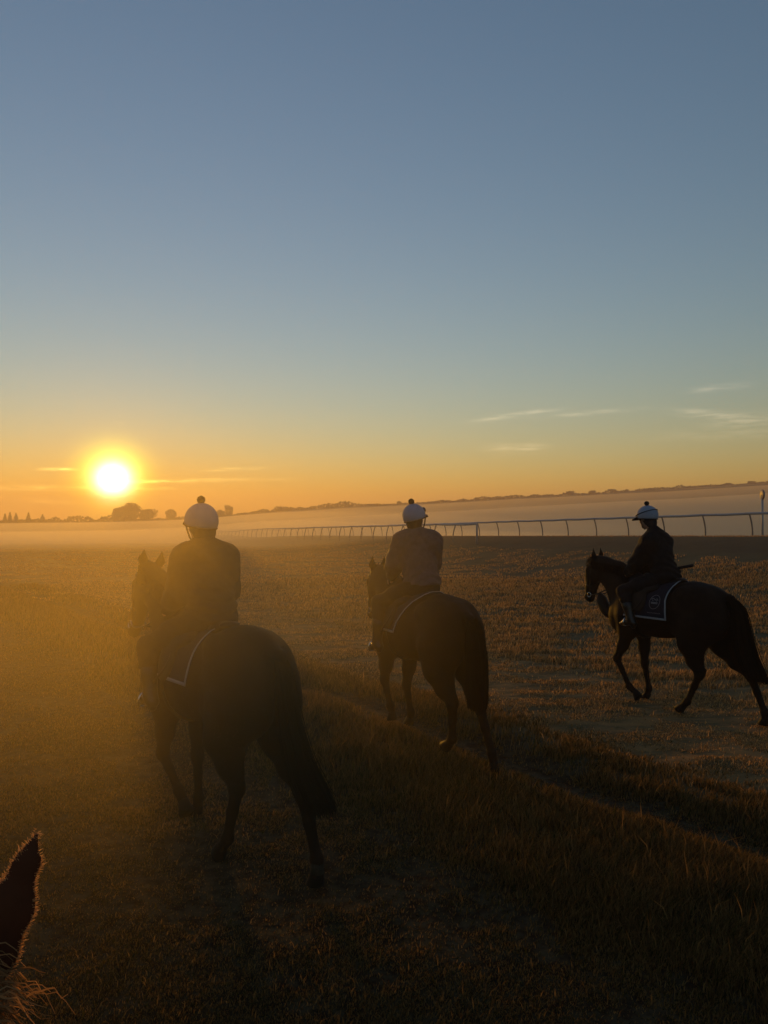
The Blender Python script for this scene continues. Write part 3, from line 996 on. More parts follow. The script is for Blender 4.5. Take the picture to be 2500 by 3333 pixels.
    n, m = 40, 16; Vo = []; Vi = []
    for i in range(n):
        a = 2 * math.pi * i / n
        lim = R(91) + R(31) * ((1 - math.cos(a)) / 2) ** .8
        for j in range(m):
            t = max(lim * j / (m - 1), .0)
            bulge = 1 + .02 * math.cos(6 * a) * math.sin(t) ** 2 * 0.25
            p = (hr[0] * math.sin(t) * math.cos(a) * bulge, hr[1] * math.sin(t) * math.sin(a) * bulge, hr[2] * math.cos(t))
            Vo.append(hp(p[0] - .012, p[1], p[2] + .035)); Vi.append(hp(p[0] * .9 - .012, p[1] * .9, p[2] * .9 + .035))
    V = np.vstack([Vo, Vi]); N = n * m; F = []
    for i in range(n):
        i2 = (i + 1) % n
        for j in range(m - 1):
            F.append((i * m + j, i * m + j + 1, i2 * m + j + 1, i2 * m + j)); F.append((N + i * m + j, N + i2 * m + j, N + i2 * m + j + 1, N + i * m + j + 1))
        F.append((i * m + m - 1, N + i * m + m - 1, N + i2 * m + m - 1, i2 * m + m - 1))
    helm = child_of(root, 'helmet', (V, F), M_HELM)
    # seams of the silk and the rim
    rim = np.array(Vo).reshape(n, m, 3)[:, m - 1]; rim = np.vstack([rim, rim[:1]])
    child_of(helm, 'rim', tube(rim, .006, 6), M_POM)
    ctr = hp(-.012, 0, .035)
    def on(a, t, k=1.0): return hp(k * hr[0] * math.sin(t) * math.cos(a) - .012, k * hr[1] * math.sin(t) * math.sin(a), k * hr[2] * math.cos(t) + .035)
    for a in (0, R(60), R(120)):
        child_of(helm, 'seam', tube([on(a, t, 1.004) for t in np.linspace(-1.45, 1.45, 24)], .0022, 5), M_HELM)
    # peak
    P = []; pk = J.get('peak', 1.)
    for i in range(15):
        a = -R(62) + R(124) * i / 14
        for r_, dz in ((.98, .0), (1 + (.18 + .22 * math.cos(a)) * pk, -.012), (1 + (.30 + .28 * math.cos(a)) * pk, -.022)):
            P.append(hp(hr[0] * r_ * math.cos(a) * .985 - .012, hr[1] * math.sin(a) * (1.0 + (r_ - 1) * .35), .042 + dz))
    P = np.array(P); F = []
    for i in range(14):
        for j in range(2):
            q = i * 3 + j; F.append((q, q + 1, q + 4, q + 3))
    Pv = np.vstack([P, P - hup * .005]); k = len(P)
    F2 = F + [tuple(k + x for x in q[::-1]) for q in F]
    bd = [0, 1, 2] + [3 * i + 2 for i in range(1, 15)] + [43, 42] + [3 * i for i in range(13, 0, -1)]
    for a, b in zip(bd, bd[1:] + bd[:1]): F2.append((b, a, k + a, k + b))
    child_of(helm, 'peak', (Pv, F2), M_POM if features.get('dark_peak') else M_HELM)
    # bobble
    pc = hp(-.012 + J.get('pomx', 0), 0, .035 + hr[2] + .026); rng = np.random.default_rng(seed)
    d = rng.normal(size=(700, 3)); d /= np.linalg.norm(d, axis=1)[:, None]
    L = np.stack([pc + d * .012, pc + d * .026 * rng.uniform(.9, 1.0, (700, 1)), pc + d * .034 * rng.uniform(.88, 1.04, (700, 1))], 1)
    rb = ribbons(L, .006, rng)
    core = Field(pc - .05, pc + .05, .005); core.ell(pc, (.03, .03, .03), 0); cv = core.surface(1)
    child_of(helm, 'pompom', join([(rb[0], rb[1]), cv]), M_POM)
    # harness
    for s in (1, -1):
        st = [hp(.03, hr[1] * .90 * s, -.0), hp(.035, hr[1] * .72 * s, -.06), hp(.05, .055 * s, -.105), hp(.062, .0, -.128)]
        child_of(helm, 'chin_strap', tube(spline(st, 12), .0075, 6, (hf, .6)), M_POM)
    if features.get('band'):
        bp = [on(a, R(88) - R(24) * abs(math.sin(a / 2)) ** 2 * .0, 1.012) + hup * (-.012 + .075 * (abs(a) / math.pi) ** 1.5) for a in np.linspace(-math.pi, math.pi, 40)]
        bp = [on(a, R(66) + R(20) * (1 + math.cos(a)) / 2 * .8, 1.014) for a in np.linspace(-math.pi, math.pi, 40)]
        child_of(helm, 'goggle_band', tube(bp, .010, 6, (hup, .5)), M_POM)
    if features.get('goggles') == 'helmet':
        gp = [on(a, R(66), 1.07) for a in np.linspace(-R(48), R(48), 14)]
        child_of(helm, 'goggles', tube(gp, [.016] + [.027] * 12 + [.016], 10, (hup, 1.15)), M_LENS)
    if features.get('goggles') == 'face':
        gp = [hp(.098 * math.cos(a) - .004, .088 * math.sin(a), .012) for a in np.linspace(-R(62), R(62), 14)]
        child_of(root, 'goggles', tube(gp, [.012] + [.021] * 12 + [.012], 10, (hup, 1.1)), M_LENS)
    return root


def saddle(loc, head, J, label, f, seat_z=1.60):
    root = own_root('saddle', loc, head, label, 'saddle', 'exercise saddles')
    s = Field((-.4, -.45, 1.05), (.6, .45, 1.8), .0115)
    s.chain([(-.255, 0, seat_z + .015), (-.14, 0, seat_z - .02), (.05, 0, seat_z - .03), (.26, 0, seat_z + .045)], [.036, .085, .085, .06], .05, ((0, 0, 1), .6))
    s.ell((-.24, 0, seat_z + .02), (.045, .085, .022), .03)
    for q in (1, -1):
        s.ell((.20, .275 * q, 1.37), (.125, .022, .19), .03, [[1, 0, 0], [0, .96, .28 * q], [0, -.28 * q, .96]])
        s.ell((.12, .18 * q, 1.53), (.17, .04, .1), .05, [[1, 0, 0], [0, .75, .66 * q], [0, -.66 * q, .75]])
    V, F = s.surface(2)
    child_of(root, 'seat', (V, F), M_LEATHER)
    for k, q in (('L', 1), ('R', -1)):
        A, T = vec(*J['A' + k]), vec(*J['T' + k])
        ft = A * .45 + T * .55 + vec(0, 0, -.045)
        top = ft + vec(-.02, 0, .135); w = .055
        iron = []
        for t in np.linspace(-.5 * math.pi, 1.5 * math.pi, 26):
            y = w * math.cos(t); z = .0 + .065 * math.sin(t) if math.sin(t) > 0 else -.035 * (1 if abs(math.cos(t)) < .85 else abs(math.sin(t)))
            iron.append(ft + vec(0, y, .03 + z))
        ir = child_of(root, 'stirrup', tube(iron, .0085, 8), M_STEEL)
        child_of(ir, 'tread', tube([ft + vec(0, -w * .8, -.006), ft + vec(0, w * .8, -.006)], .016, 8, ((0, 0, 1), .35)), M_STEEL)
        child_of(root, 'stirrup_leather', tube(spline([(.12, .255 * q, 1.47), (.16, .315 * q, 1.3), ft + vec(-.0, 0, .105)], 12), .013, 6, ((0, 1, 0), .35)), M_LEATHER)
    # girth round the barrel
    gp = []
    for t in np.linspace(R(75), R(285), 30):
        r = body_radius(f, .30, t, .012); gp.append((.30, math.sin(t) * r, 1.18 + math.cos(t) * r))
    child_of(root, 'girth', tube(gp, .035, 8, ((1, 0, 0), 1.0)) if False else tube(gp, .012, 6), M_LEATHER)
    return root


def whip(loc, head, a, b, label):
    a, b = vec(*a), vec(*b); root = own_root('riding_whip', loc, head, label, 'whip', None)
    child_of(root, 'shaft', tube([a, a * .7 + b * .3, a * .35 + b * .65], [.007, .008, .010], 8), M_LEATHER)
    child_of(root, 'handle', tube([a * .35 + b * .65, a * .3 + b * .7, a * .02 + b * .98, b], [.012, .018, .019, .016], 10), M_POM)
    return root


# ------------------------------------------------------------------ the three horses and riders
def Lh(d): return d
STIFLE_L, STIFLE_R = (-.36, .17, .94), (-.44, -.17, .93)

# right: side on, head lowered to the left
LOC_R = (3.58, 9.80, land1(3.58, 9.8)); HEAD_R = (-.56, .83)
PR = dict(poll=(1.14, 0, 1.80), nose=(1.245, .0, 1.235), belly=0, croup=1.605, mane=1,
    LF=[(.47, .14, .87), (.66, .13, .53), (.47, .12, .185), (.375, .12, .125)],
    RF=[(.43, -.13, .87), (.41, -.12, .47), (.345, -.12, .15), (.365, -.12, .082)],
    LH=[STIFLE_L, (-.565, .13, .515), (-.40, .13, .16), (-.335, .13, .088)],
    RH=[(-.50, -.16, .92), (-1.06, -.13, .545), (-1.225, -.12, .175), (-1.235, -.12, .10)],
    hoof_LF=(-.8, 0, -.55), hoof_RH=(.02, 0, -1), hoof_LH=(.55, 0, -.9),
    tail=[(-.86, 0, 1.475), (-.97, 0, 1.36), (-1.01, 0, 1.1), (-1.07, 0, .82), (-1.17, 0, .60), (-1.23, 0, .53)], tail_r=[.035, .065, .125, .165, .12])
JR = dict(pelvis=(.0, 0, 1.675), chest=(.10, 0, 1.98), neck=(.165, 0, 2.195), head=(.275, 0, 2.385), face=(.97, .02, -.20),
    SL=(.15, .125, 2.085), SR=(.13, -.125, 2.085), EL=(.27, .20, 1.83), ER=(.25, -.20, 1.83), WL=(.50, .10, 1.665), WR=(.50, -.06, 1.67),
    HL=(.03, .11, 1.62), HR=(.03, -.11, 1.62), KL=(.43, .305, 1.445), KR=(.43, -.305, 1.445), AL=(.27, .335, 1.105), AR=(.27, -.335, 1.105),
    TL=(.40, .345, 1.035), TR=(.40, -.345, 1.035), bulk=.024, helm=(.148, .118, .132), hem=1.60, pomx=-.02)
horse_r, fld_r, an_r = build_horse(PR, LOC_R, HEAD_R, 'dark bay horse walking side on at the right of the field, bushy tail swinging back', M_BROWN, 101)
saddle_cloth(fld_r, LOC_R, HEAD_R, lambda z: float(np.interp(z, [1.14, 1.30, 1.36, 1.45, 1.57], [-.215, -.205, -.195, -.215, -.27])), lambda z: float(np.interp(z, [1.14, 1.57], [.40, .47])), 1.135,
             'navy saddle cloth with an oval badge and white binding, worn by the side on horse', True)
saddle(LOC_R, HEAD_R, JR, 'dark saddle with shiny stirrup under the rider seen in profile', fld_r)
rider_r = build_rider(JR, LOC_R, HEAD_R, 'rider in profile with dark coat, goggles and pale bobble helmet, looking down to the left', M_DARKJKT, None, 3, dict(band=True, goggles='face', dark_peak=True))
bridle(an_r, LOC_R, HEAD_R, [(.56, .08, 1.64), (.56, -.05, 1.645)], 'dark bridle with a leather bib on the horse at the right', True)
whip(LOC_R, HEAD_R, (.62, -.10, 1.60), (-.30, -.14, 1.80), 'black whip sticking out behind the back of the rider in profile')

# middle: from behind, walking away
LOC_M = (.40, 8.05, land1(.85, 7.1) + .03); HEAD_M = (-.45, .893)
PM = dict(poll=(1.08, 0, 1.74), nose=(1.20, .0, 1.19), croup=1.575, mane=-1, lat=(.05, 1, 0),
    LF=[(.53, .14, .87), (.62, .13, .57), (.50, .12, .31), (.455, .12, .24)],
    RF=[(.50, -.14, .86), (.57, -.12, .49), (.47, -.12, .215), (.475, -.12, .15)],
    LH=[(-.44, .17, .94), (-.80, .13, .60), (-.80, .13, .28), (-.735, .13, .215)],
    RH=[(-.48, -.17, .93), (-.88, -.13, .555), (-1.07, -.13, .185), (-1.10, -.13, .105)],
    hoof_LF=(-.2, 0, -1), hoof_LH=(.6, 0, -.75), hoof_RH=(-.1, 0, -1),
    tail=[(-.85, 0, 1.45), (-.96, 0, 1.35), (-1.01, -.01, 1.1), (-.985, -.03, .82), (-.965, -.04, .62), (-.96, -.04, .56)], tail_r=[.035, .06, .10, .105, .07])
JM = dict(pelvis=(.0, 0, 1.665), chest=(.095, 0, 1.97), neck=(.12, 0, 2.175), head=(.165, -.005, 2.345), face=(.62, -.78, -.04),
    SL=(.19, .125, 2.10), SR=(.06, -.135, 2.10), EL=(.25, .205, 1.87), ER=(.13, -.215, 1.87), WL=(.50, .10, 1.70), WR=(.45, -.08, 1.70),
    HL=(.03, .11, 1.62), HR=(.03, -.11, 1.62), KL=(.385, .315, 1.46), KR=(.385, -.315, 1.46), AL=(.37, .345, 1.045), AR=(.34, -.345, 1.045),
    TL=(.485, .365, .945), TR=(.46, -.365, .945), bulk=.026, helm=(.145, .12, .13), hem=1.665, pomx=-.015)
horse_m, fld_m, an_m = build_horse(PM, LOC_M, HEAD_M, 'dark horse seen from behind in the middle, between the other two horses', M_BAY, 102)
saddle_cloth(fld_m, LOC_M, HEAD_M, lambda z: float(np.interp(z, [1.16, 1.28, 1.41, 1.49, 1.55], [.09, .02, -.09, -.17, -.27])), lambda z: float(np.interp(z, [1.14, 1.57], [.42, .47])), 1.17,
             'navy saddle cloth edged with a white line on the middle horse')
saddle(LOC_M, HEAD_M, JM, 'dark saddle under the rider of the middle horse', fld_m, 1.565)
rider_m = build_rider(JM, LOC_M, HEAD_M, 'rider seen from behind in a slate jacket, pale helmet turned to the right', M_BLUEJKT, None, 5, dict(goggles='helmet'))
bridle(an_m, LOC_M, HEAD_M, [(.56, .08, 1.68), (.51, -.06, 1.68)], 'dark bridle on the middle horse')

# left: nearest, from behind, washed by the glare
LOC_L = (-1.275, 5.78, land1(-1.2, 5.6)); HEAD_L = (-.65, .76)
PL = dict(poll=(1.14, .02, 1.965), nose=(1.24, .11, 1.40), croup=1.655, mane=1, lat=(.08, 1, 0),
    eardir=lambda fr, hx, lat, s: -hx * .165 + fr * .02 + lat * .02 * s,
    LF=[(.48, .15, .87), (.60, .13, .53), (.335, .12, .305), (.25, .12, .235)],
    RF=[(.50, -.14, .87), (.50, -.12, .48), (.475, -.12, .15), (.495, -.12, .082)],
    LH=[(-.34, .17, .94), (-.57, .13, .56), (-.44, .13, .18), (-.365, .13, .098)],
    RH=[(-.48, -.17, .93), (-.99, -.13, .575), (-1.14, -.13, .20), (-1.145, -.13, .11)],
    hoof_LF=(-.75, 0, -.65), hoof_LH=(.75, 0, -.6), hoof_RH=(.05, 0, -1),
    tail=[(-.87, 0, 1.50), (-.95, 0, 1.38), (-.96, -.03, 1.12), (-1.04, -.06, .82), (-1.19, -.09, .60), (-1.22, -.09, .53)], tail_r=[.035, .045, .072, .11, .12])
JL = dict(pelvis=(.03, 0, 1.69), chest=(.12, 0, 1.97), neck=(.165, 0, 2.165), head=(.215, 0, 2.345), face=(.99, .1, -.08),
    SL=(.20, .12, 2.085), SR=(.11, -.13, 2.085), EL=(.21, .195, 1.84), ER=(.15, -.205, 1.84), WL=(.48, .13, 1.70), WR=(.46, -.13, 1.70),
    HL=(.05, .11, 1.64), HR=(.05, -.11, 1.64), KL=(.47, .32, 1.42), KR=(.47, -.32, 1.42), AL=(.35, .345, 1.075), AR=(.35, -.345, 1.075),
    TL=(.47, .36, .995), TR=(.47, -.36, .995), hair=.103, peak=.35, bulk=.028, width=.90, helm=(.145, .122, .138), hem=1.62, strap=.0,
    extra=[((.08, .10, 2.14), (.06, -.10, 2.14), .06)])
horse_l, fld_l, an_l = build_horse(PL, LOC_L, HEAD_L, 'bay horse nearest the sun on the left, seen from behind with long bushy tail', M_BAY, 103)
saddle_cloth(fld_l, LOC_L, HEAD_L, lambda z: float(np.interp(z, [1.20, 1.26, 1.38, 1.54, 1.60], [-.125, -.14, -.16, -.17, -.19])), lambda z: float(np.interp(z, [1.14, 1.57], [.42, .47])), 1.21,
             'navy saddle cloth edged with a pale line on the nearest left horse')
saddle(LOC_L, HEAD_L, JL, 'dark saddle under the rider of the left horse', fld_l, 1.61)
rider_l = build_rider(JL, LOC_L, HEAD_L, 'rider seen from behind in a bulky charcoal jacket and bobble helmet, beside the low sun', M_GREYJKT, None, 8, dict(dark_peak=True))
bridle(an_l, LOC_L, HEAD_L, [(.54, .10, 1.68), (.52, -.11, 1.68)], 'dark bridle on the left horse')

ft, cn = vec(*PL['RH'][2]), vec(*PL['RH'][3])
child_of(horse_l, 'sock', tube([ft * .8 + cn * .2, ft * .4 + cn * .6, cn], [.0475, .0445, .0465], 14), mat_basic('pale_sock_hair', (.045, .034, .022), .85, .08, .2, 60), 'pale sock above the trailing hind hoof')

# ------------------------------------------------------------------ the horse the photograph was taken from: only an ear and a little mane reach into view
LOC_O = (-.446, -.20, land1(-.41, -.2)); HEAD_O = (-.115, .993)
PO = dict(poll=(1.17, .0, 1.87), nose=(1.47, .22, 1.42), croup=1.62, mane=-1, noears=True,
    eardir=lambda fr, hx, lat, s: vec(.02, .055 * s, .175),
    LF=[(.50, .15, .87), (.52, .13, .48), (.50, .12, .15), (.52, .12, .082)], RF=[(.43, -.14, .87), (.42, -.12, .47), (.36, -.12, .15), (.38, -.12, .082)],
    LH=[STIFLE_L, (-.66, .13, .53), (-.62, .13, .16), (-.58, .13, .085)], RH=[STIFLE_R, (-.80, -.13, .54), (-.80, -.13, .16), (-.76, -.13, .085)],
    tail=[(-.86, 0, 1.475), (-.95, 0, 1.36), (-.98, 0, 1.1), (-.99, 0, .82), (-.99, 0, .60), (-.99, 0, .53)])
horse_o, fld_o, an_o = build_horse(PO, LOC_O, HEAD_O, 'close chestnut ear and mane tuft of the horse being ridden, in the bottom left corner',
                                   mat_basic('chestnut_coat', (.10, .03, .012), .65, .12, .3, 8, .15, 220), 104, fuzz_ears=True)



def own_ear_and_mane():
    rng = np.random.default_rng(9); H = an_o['H']
    for s in (-1, 1):
        e0 = H(.0, -.045, .058 * s); tip = e0 + vec(.022, .088 * s, .183); ax = tip - e0
        f = Field(np.minimum(e0, tip) - .09, np.maximum(e0, tip) + .07, .0035)
        out = vec(0, .010 * s, 0)
        f.chain([e0 - ax * .12, e0 + ax * .22 + out, e0 + ax * .5 + out * 1.4, e0 + ax * .8 + out * .8, tip], [.034, .038, .028, .013, .003], .012, ((.85, -.25 * s, 0), .36))
        V, F = f.surface(2)
        ear = mesh_obj('ear', V, F, bpy.data.materials['chestnut_coat'], horse_o)
        nrm = np.cross(V[F[:, 2]] - V[F[:, 0]], V[F[:, 3]] - V[F[:, 1]]); nrm /= np.maximum(np.linalg.norm(nrm, axis=1), 1e-9)[:, None]
        lat = np.cross(ax / np.linalg.norm(ax), vec(.85, -.25 * s, 0)); lat /= np.linalg.norm(lat)
        k = np.abs(nrm @ lat) > .66; pc = V[F[k]].mean(1); nn = nrm[k]
        pc = np.repeat(pc, 5, 0) + rng.normal(0, .002, (len(pc) * 5, 3)); nn = np.repeat(nn, 5, 0); n = len(pc)
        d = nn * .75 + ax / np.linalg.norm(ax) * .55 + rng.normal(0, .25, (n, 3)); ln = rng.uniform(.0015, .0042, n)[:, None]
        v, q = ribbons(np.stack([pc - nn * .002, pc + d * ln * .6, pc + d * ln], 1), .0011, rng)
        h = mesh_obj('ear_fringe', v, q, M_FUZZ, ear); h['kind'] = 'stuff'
    n = 2600; P0 = an_o['poll']; m = 7; L = np.zeros((n, m, 3))
    b = P0 + np.stack([rng.uniform(-.26, -.07, n), rng.normal(-.06, .028, n), rng.normal(-.01, .02, n)], 1)
    ln = rng.uniform(.025, .07, n); a = rng.normal(0, .14, n)
    for j in range(m):
        u = j / (m - 1)
        L[:, j] = b + np.stack([ln * u * np.sin(a) + .02 * u, -ln * u * np.cos(a) * .95, ln * (.25 * u - .75 * u * u) + rng.normal(0, .004, n)], 1)
    v, q = ribbons(L, .0030, rng)
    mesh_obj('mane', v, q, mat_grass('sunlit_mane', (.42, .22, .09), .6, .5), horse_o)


own_ear_and_mane()

# ------------------------------------------------------------------ running rails
M_RAIL = mat_basic('white_plastic_rail', (.36, .34, .34), .45, .4, .1, 3)
M_POST = mat_basic('weathered_post', (.16, .14, .13), .6, .3, .15, 6)
NRM = vec(.925, .379, 0); DIR = vec(-.379, .925, 0)


def rail_point(a, y): return vec(a - .41 * y, y, 0)


def running_rail(a, y0, y1, step, lean, label, end_post=False):
    """lean: +1 the head of each post bends towards the camera side, -1 away"""
    x0, yy0 = a - .41 * y0, y0
    root = empty('running_rail', (x0, yy0, land1(x0, yy0))); tag(root, label, 'rail', 'running rails beside the gallop')
    base = np.array(root.location)
    ys = np.arange(y0, y1, step); H = 1.27; rng = np.random.default_rng(int(a))
    head = []
    for y in ys:
        p = rail_point(a, y); p[2] = land1(p[0], p[1]); head.append(p)
    head = np.array(head)
    # ground height is smoothed along the line: the rail itself runs almost straight
    hz = head[:, 2].copy()
    for _ in range(3): hz[1:-1] = (hz[:-2] + hz[1:-1] * 2 + hz[2:]) / 4
    top = head.copy(); top[:, 2] = hz + H + rng.normal(0, .012, len(ys))
    L = []
    for i in range(len(ys) - 1):
        L.append(top[i]); L.append((top[i] + top[i + 1]) / 2 - vec(0, 0, .022))
    L.append(top[-1])
    v, q = tube(np.array(L) - base, .052, 8, ((0, 0, 1), 1.25)); child_of(root, 'rail', (v, q), M_RAIL)
    t = np.linspace(0, 1, 9)
    prof = [(0.20 * (1 - max(0, (u - .35) / .65) ** 1.8) , u) for u in t]
    def post(h):
        P = [NRM * o * lean + vec(0, 0, -.15 + u * (h + .12)) for o, u in prof]
        return tube(P, .040, 8)
    pv, pq = post(H); proto = None
    for i in range(len(ys)):
        if end_post and i == 0: continue
        if proto is None:
            proto = child_of(root, 'post', (pv, pq), M_POST); o = proto
        else:
            o = proto.copy(); C.objects.link(o); o.parent = root
        o.location = head[i] * vec(1, 1, 0) + vec(0, 0, top[i][2] - H) - base
    if end_post:
        e = vec(0, 0, -.3); child_of(root, 'end_post', tube([e, vec(0, 0, H - .05), vec(0, 0, H + .02)], [.06, .06, .055], 10), M_RAIL)
    return root


running_rail(RAIL_A, 30.36, 178, 2.88, 1, 'long white running rail on curved posts crossing behind the right rider')
running_rail(RAIL_B, 49.0, 176, 2.7, -1, 'shorter running rail nearer the riders, ending in a straight white post', True)

# marker post with a disc beyond the rail
mx, my = 20.15, 41.0
mk = empty('marker_post', (mx, my, land1(mx, my))); tag(mk, 'white marker post with a round disc on top beyond the rail, at the right edge', 'marker post')
child_of(mk, 'pole', tube([(0, 0, -.3), (0, 0, 2.5)], .055, 12), M_RAIL)
dv = vec(1, -.08, 0); dv /= np.linalg.norm(dv)
dc = vec(0, 0, 2.5 - 0.02 + .0)
def disc(r, th, c, nrm, seg=28):
    u = vec(0, 0, 1); w = np.cross(nrm, u); a = np.arange(seg) * 2 * math.pi / seg
    ring = np.cos(a)[:, None] * u + np.sin(a)[:, None] * w
    V = np.vstack([c + ring * r * .94 - nrm * th, c + ring * r - nrm * th * .6, c + ring * r + nrm * th * .6, c + ring * r * .94 + nrm * th]); F = []
    for i in range(3):
        for j in range(seg): F.append((i * seg + j, i * seg + (j + 1) % seg, (i + 1) * seg + (j + 1) % seg, (i + 1) * seg + j))
    return V, F + [tuple(range(seg))[::-1], tuple(range(3 * seg, 4 * seg))]
top_z = 3.86 - mk.location[2]
child_of(mk, 'disc', disc(.27, .035, vec(0, 0, top_z - .27), dv), mat_basic('disc_paint', (.16, .15, .16), .5, .4, .1, 5))
child_of(mk, 'neck', tube([(0, 0, 2.45), (0, 0, top_z - .3)], .055, 12), M_RAIL)

# ------------------------------------------------------------------ trees and hedge on the skyline
M_LEAF = mat_grass('far_foliage', (.035, .042, .015), .35, .5)
M_BARK = mat_basic('bark', (.05, .038, .028), .9, .1, .3, 4)


def leaf_cloud(c, r, n, size, rng, flat=1.):
    d = rng.normal(size=(n, 3)); d /= np.linalg.norm(d, axis=1)[:, None]
    p = d * rng.uniform(.45, 1.18, (n, 1)) ** .6 * np.array(r) + np.array(c)
    u = rng.normal(size=(n, 3)); u /= np.linalg.norm(u, axis=1)[:, None]
    w = np.cross(u, rng.normal(size=(n, 3))); w /= np.linalg.norm(w, axis=1)[:, None]
    s = size * rng.uniform(.5, 1.2, (n, 1))
    V = np.stack([p - u * s - w * s * .6, p + u * s - w * s * .6, p + u * s * .7 + w * s * .7, p - u * s * .7 + w * s * .7], 1).reshape(-1, 3)
    return V, np.arange(n * 4).reshape(-1, 4)


def polar(px, dist):
    r = (px - 384) / 770.; Y = dist / math.hypot(1, r); return r * Y, Y


def tree(px, top, width, label, kind='round', lift=0., dist=None, seed=0):
    """px, top and width are angles off the axis in 1/770 rad: the bearing, crest and spread of the crown"""
    az = math.degrees(math.atan((px - 384) / 770)); D = float(ridge_dist(az)) * .985 if dist is None else dist
    x, y = polar(px, D); z0 = land1(x, y); zt = 2.4 + (517 - top) * D / 770; w = width * D / 770; h = max(zt - z0, 1.2)
    rng = np.random.default_rng(seed + int(px * 10))
    root = empty('tree', (x, y, z0)); tag(root, label, 'tree', 'trees on the skyline')
    tr = [tube([(0, 0, -.4), (.05, 0, h * .3), (.1, 0, h * .6)], [w * .04 + .12, w * .03 + .1, .07], 7)]
    for i in range(4):
        a = rng.uniform(0, 6.28); tr.append(tube([(.05, 0, h * .28), (math.cos(a) * w * .18, math.sin(a) * w * .18, h * .5), (math.cos(a) * w * .3, math.sin(a) * w * .3, h * .66)], [.09, .07, .04], 5))
    child_of(root, 'trunk', join(tr), M_BARK)
    Vs = []; Fs = []; o = 0
    if kind == 'fir':
        lv = 9
        for i in range(lv):
            u = i / (lv - 1); V, F = leaf_cloud((0, 0, h * (.12 + .86 * u)), (w * .5 * (1 - u) + .15, w * .5 * (1 - u) + .15, h * .06), 60, .28, rng)
            Vs.append(V); Fs.append(F + o); o += len(V)
    else:
        k = 13 if kind == 'round' else 9
        for i in range(k):
            a = rng.uniform(0, 6.28); rr = rng.uniform(.05, .42) * w; zz = h * rng.uniform(.22, .78)
            sz = w * rng.uniform(.09, .22)
            sz_z = min(sz, h * .22)
            if kind == 'spiky': zz = h * rng.uniform(.3, .9); sz *= .7
            V, F = leaf_cloud((math.cos(a) * rr, math.sin(a) * rr, min(zz, h - sz_z)), (sz, sz, sz_z), 130, max(.22, w * .035), rng)
            Vs.append(V); Fs.append(F + o); o += len(V)
        V, F = leaf_cloud((0, 0, h * .46), (w * .34, w * .34, h * .42), 520, max(.25, w * .04), rng)
        Vs.append(V); Fs.append(F + o); o += len(V)
    mesh_obj('crown', np.vstack(Vs), np.vstack(Fs), M_LEAF, root)
    return root


tree(118, 506.5, 15, 'left shoulder tree of the clump in front of the sun', seed=1)
tree(131, 502.0, 22, 'tallest domed tree of the clump, right under the sun', seed=2)
tree(147, 508.5, 18, 'lower tree leaning off the right side of the clump by the sun', seed=3)
tree(171, 508.2, 13, 'lone round tree standing right of the sun clump, left of the bobble helmet', seed=4)
tree(229, 505.5, 12, 'uneven tree on the ridge just right of the left rider', kind='spiky', seed=5)
tree(220, 509.0, 9, 'small bush tree leaning against the uneven ridge tree', seed=6)
for k, (px, tp, w) in enumerate([(5, 514.5, 4.5), (10, 513.2, 5), (16, 514, 5), (28.5, 513.6, 6), (42.5, 515.0, 6)]):
    tree(px, tp, w, ['leftmost pointed fir at the left edge of the skyline', 'second pointed fir from the left edge', 'third pointed fir from the left edge',
                     'fourth fir, standing apart left of the sun', 'rightmost of the firs left of the sun'][k], kind='fir', seed=20 + k)
bumps = [(283, 507.5, 12), (300, 507.0, 10), (313, 506.6, 7), (330, 506.4, 9), (349, 505.3, 8), (372, 504.0, 10), (399, 500.8, 6), (570, 491.3, 7), (592, 490.9, 8), (614, 490.2, 8), (627, 490.4, 5),
         (651, 489.6, 9), (672, 489.5, 6), (690, 488.0, 6), (706, 487.4, 8), (728, 486.0, 12), (752, 484.6, 9)]
for k, (px, tp, w) in enumerate(bumps):
    tree(px, tp, w, 'small ridge tree, %s' % (
        ['just right of the left rider and the uneven tree', 'second right of the uneven ridge tree', 'narrow one midway between left and middle riders', 'fourth right of the uneven ridge tree', 'fifth right of the uneven ridge tree',
         'nearest left of the middle rider helmet', 'nearest right of the middle rider helmet', 'first in the row left of the right rider helmet', 'second in the row left of the right rider helmet', 'third in the row left of the right rider helmet',
         'narrowest one just left of the right helmet', 'directly above the right rider helmet', 'first right of the right rider helmet', 'second right of the right rider helmet', 'third right of the right rider helmet',
         'broad one left of the marker post', 'last one above the marker post'][k]), seed=50 + k)


def hedge():
    rng = np.random.default_rng(77); n = 15000
    az = rng.uniform(-33, 33, n); D = ridge_dist(az) * rng.uniform(.978, .992, n)
    hh = .5 + 2.1 * vnoise(az * 1.9, az * 0, 3) * vnoise(az * .37, az * 0 + 9, 5) * 1.5 + .35 * vnoise(az * 9, az * 0, 8)
    A = np.radians(az); x = np.sin(A) * D; y = np.cos(A) * D; z = land(x, y) + hh * rng.uniform(0, 1, n)
    p = np.stack([x, y, z], 1); u = rng.normal(size=(n, 3)); u /= np.linalg.norm(u, axis=1)[:, None]
    w = np.cross(u, rng.normal(size=(n, 3))); w /= np.linalg.norm(w, axis=1)[:, None]; s = rng.uniform(.25, .6, (n, 1))
    V = np.stack([p - u * s - w * s * .6, p + u * s - w * s * .6, p + u * s * .7 + w * s * .7, p - u * s * .7 + w * s * .7], 1).reshape(-1, 3)
    tag(mesh_obj('hedgerow', V, np.arange(n * 4).reshape(-1, 4), M_LEAF), 'dark line of hedge and scrub along the far ridge', kind='stuff')


hedge()

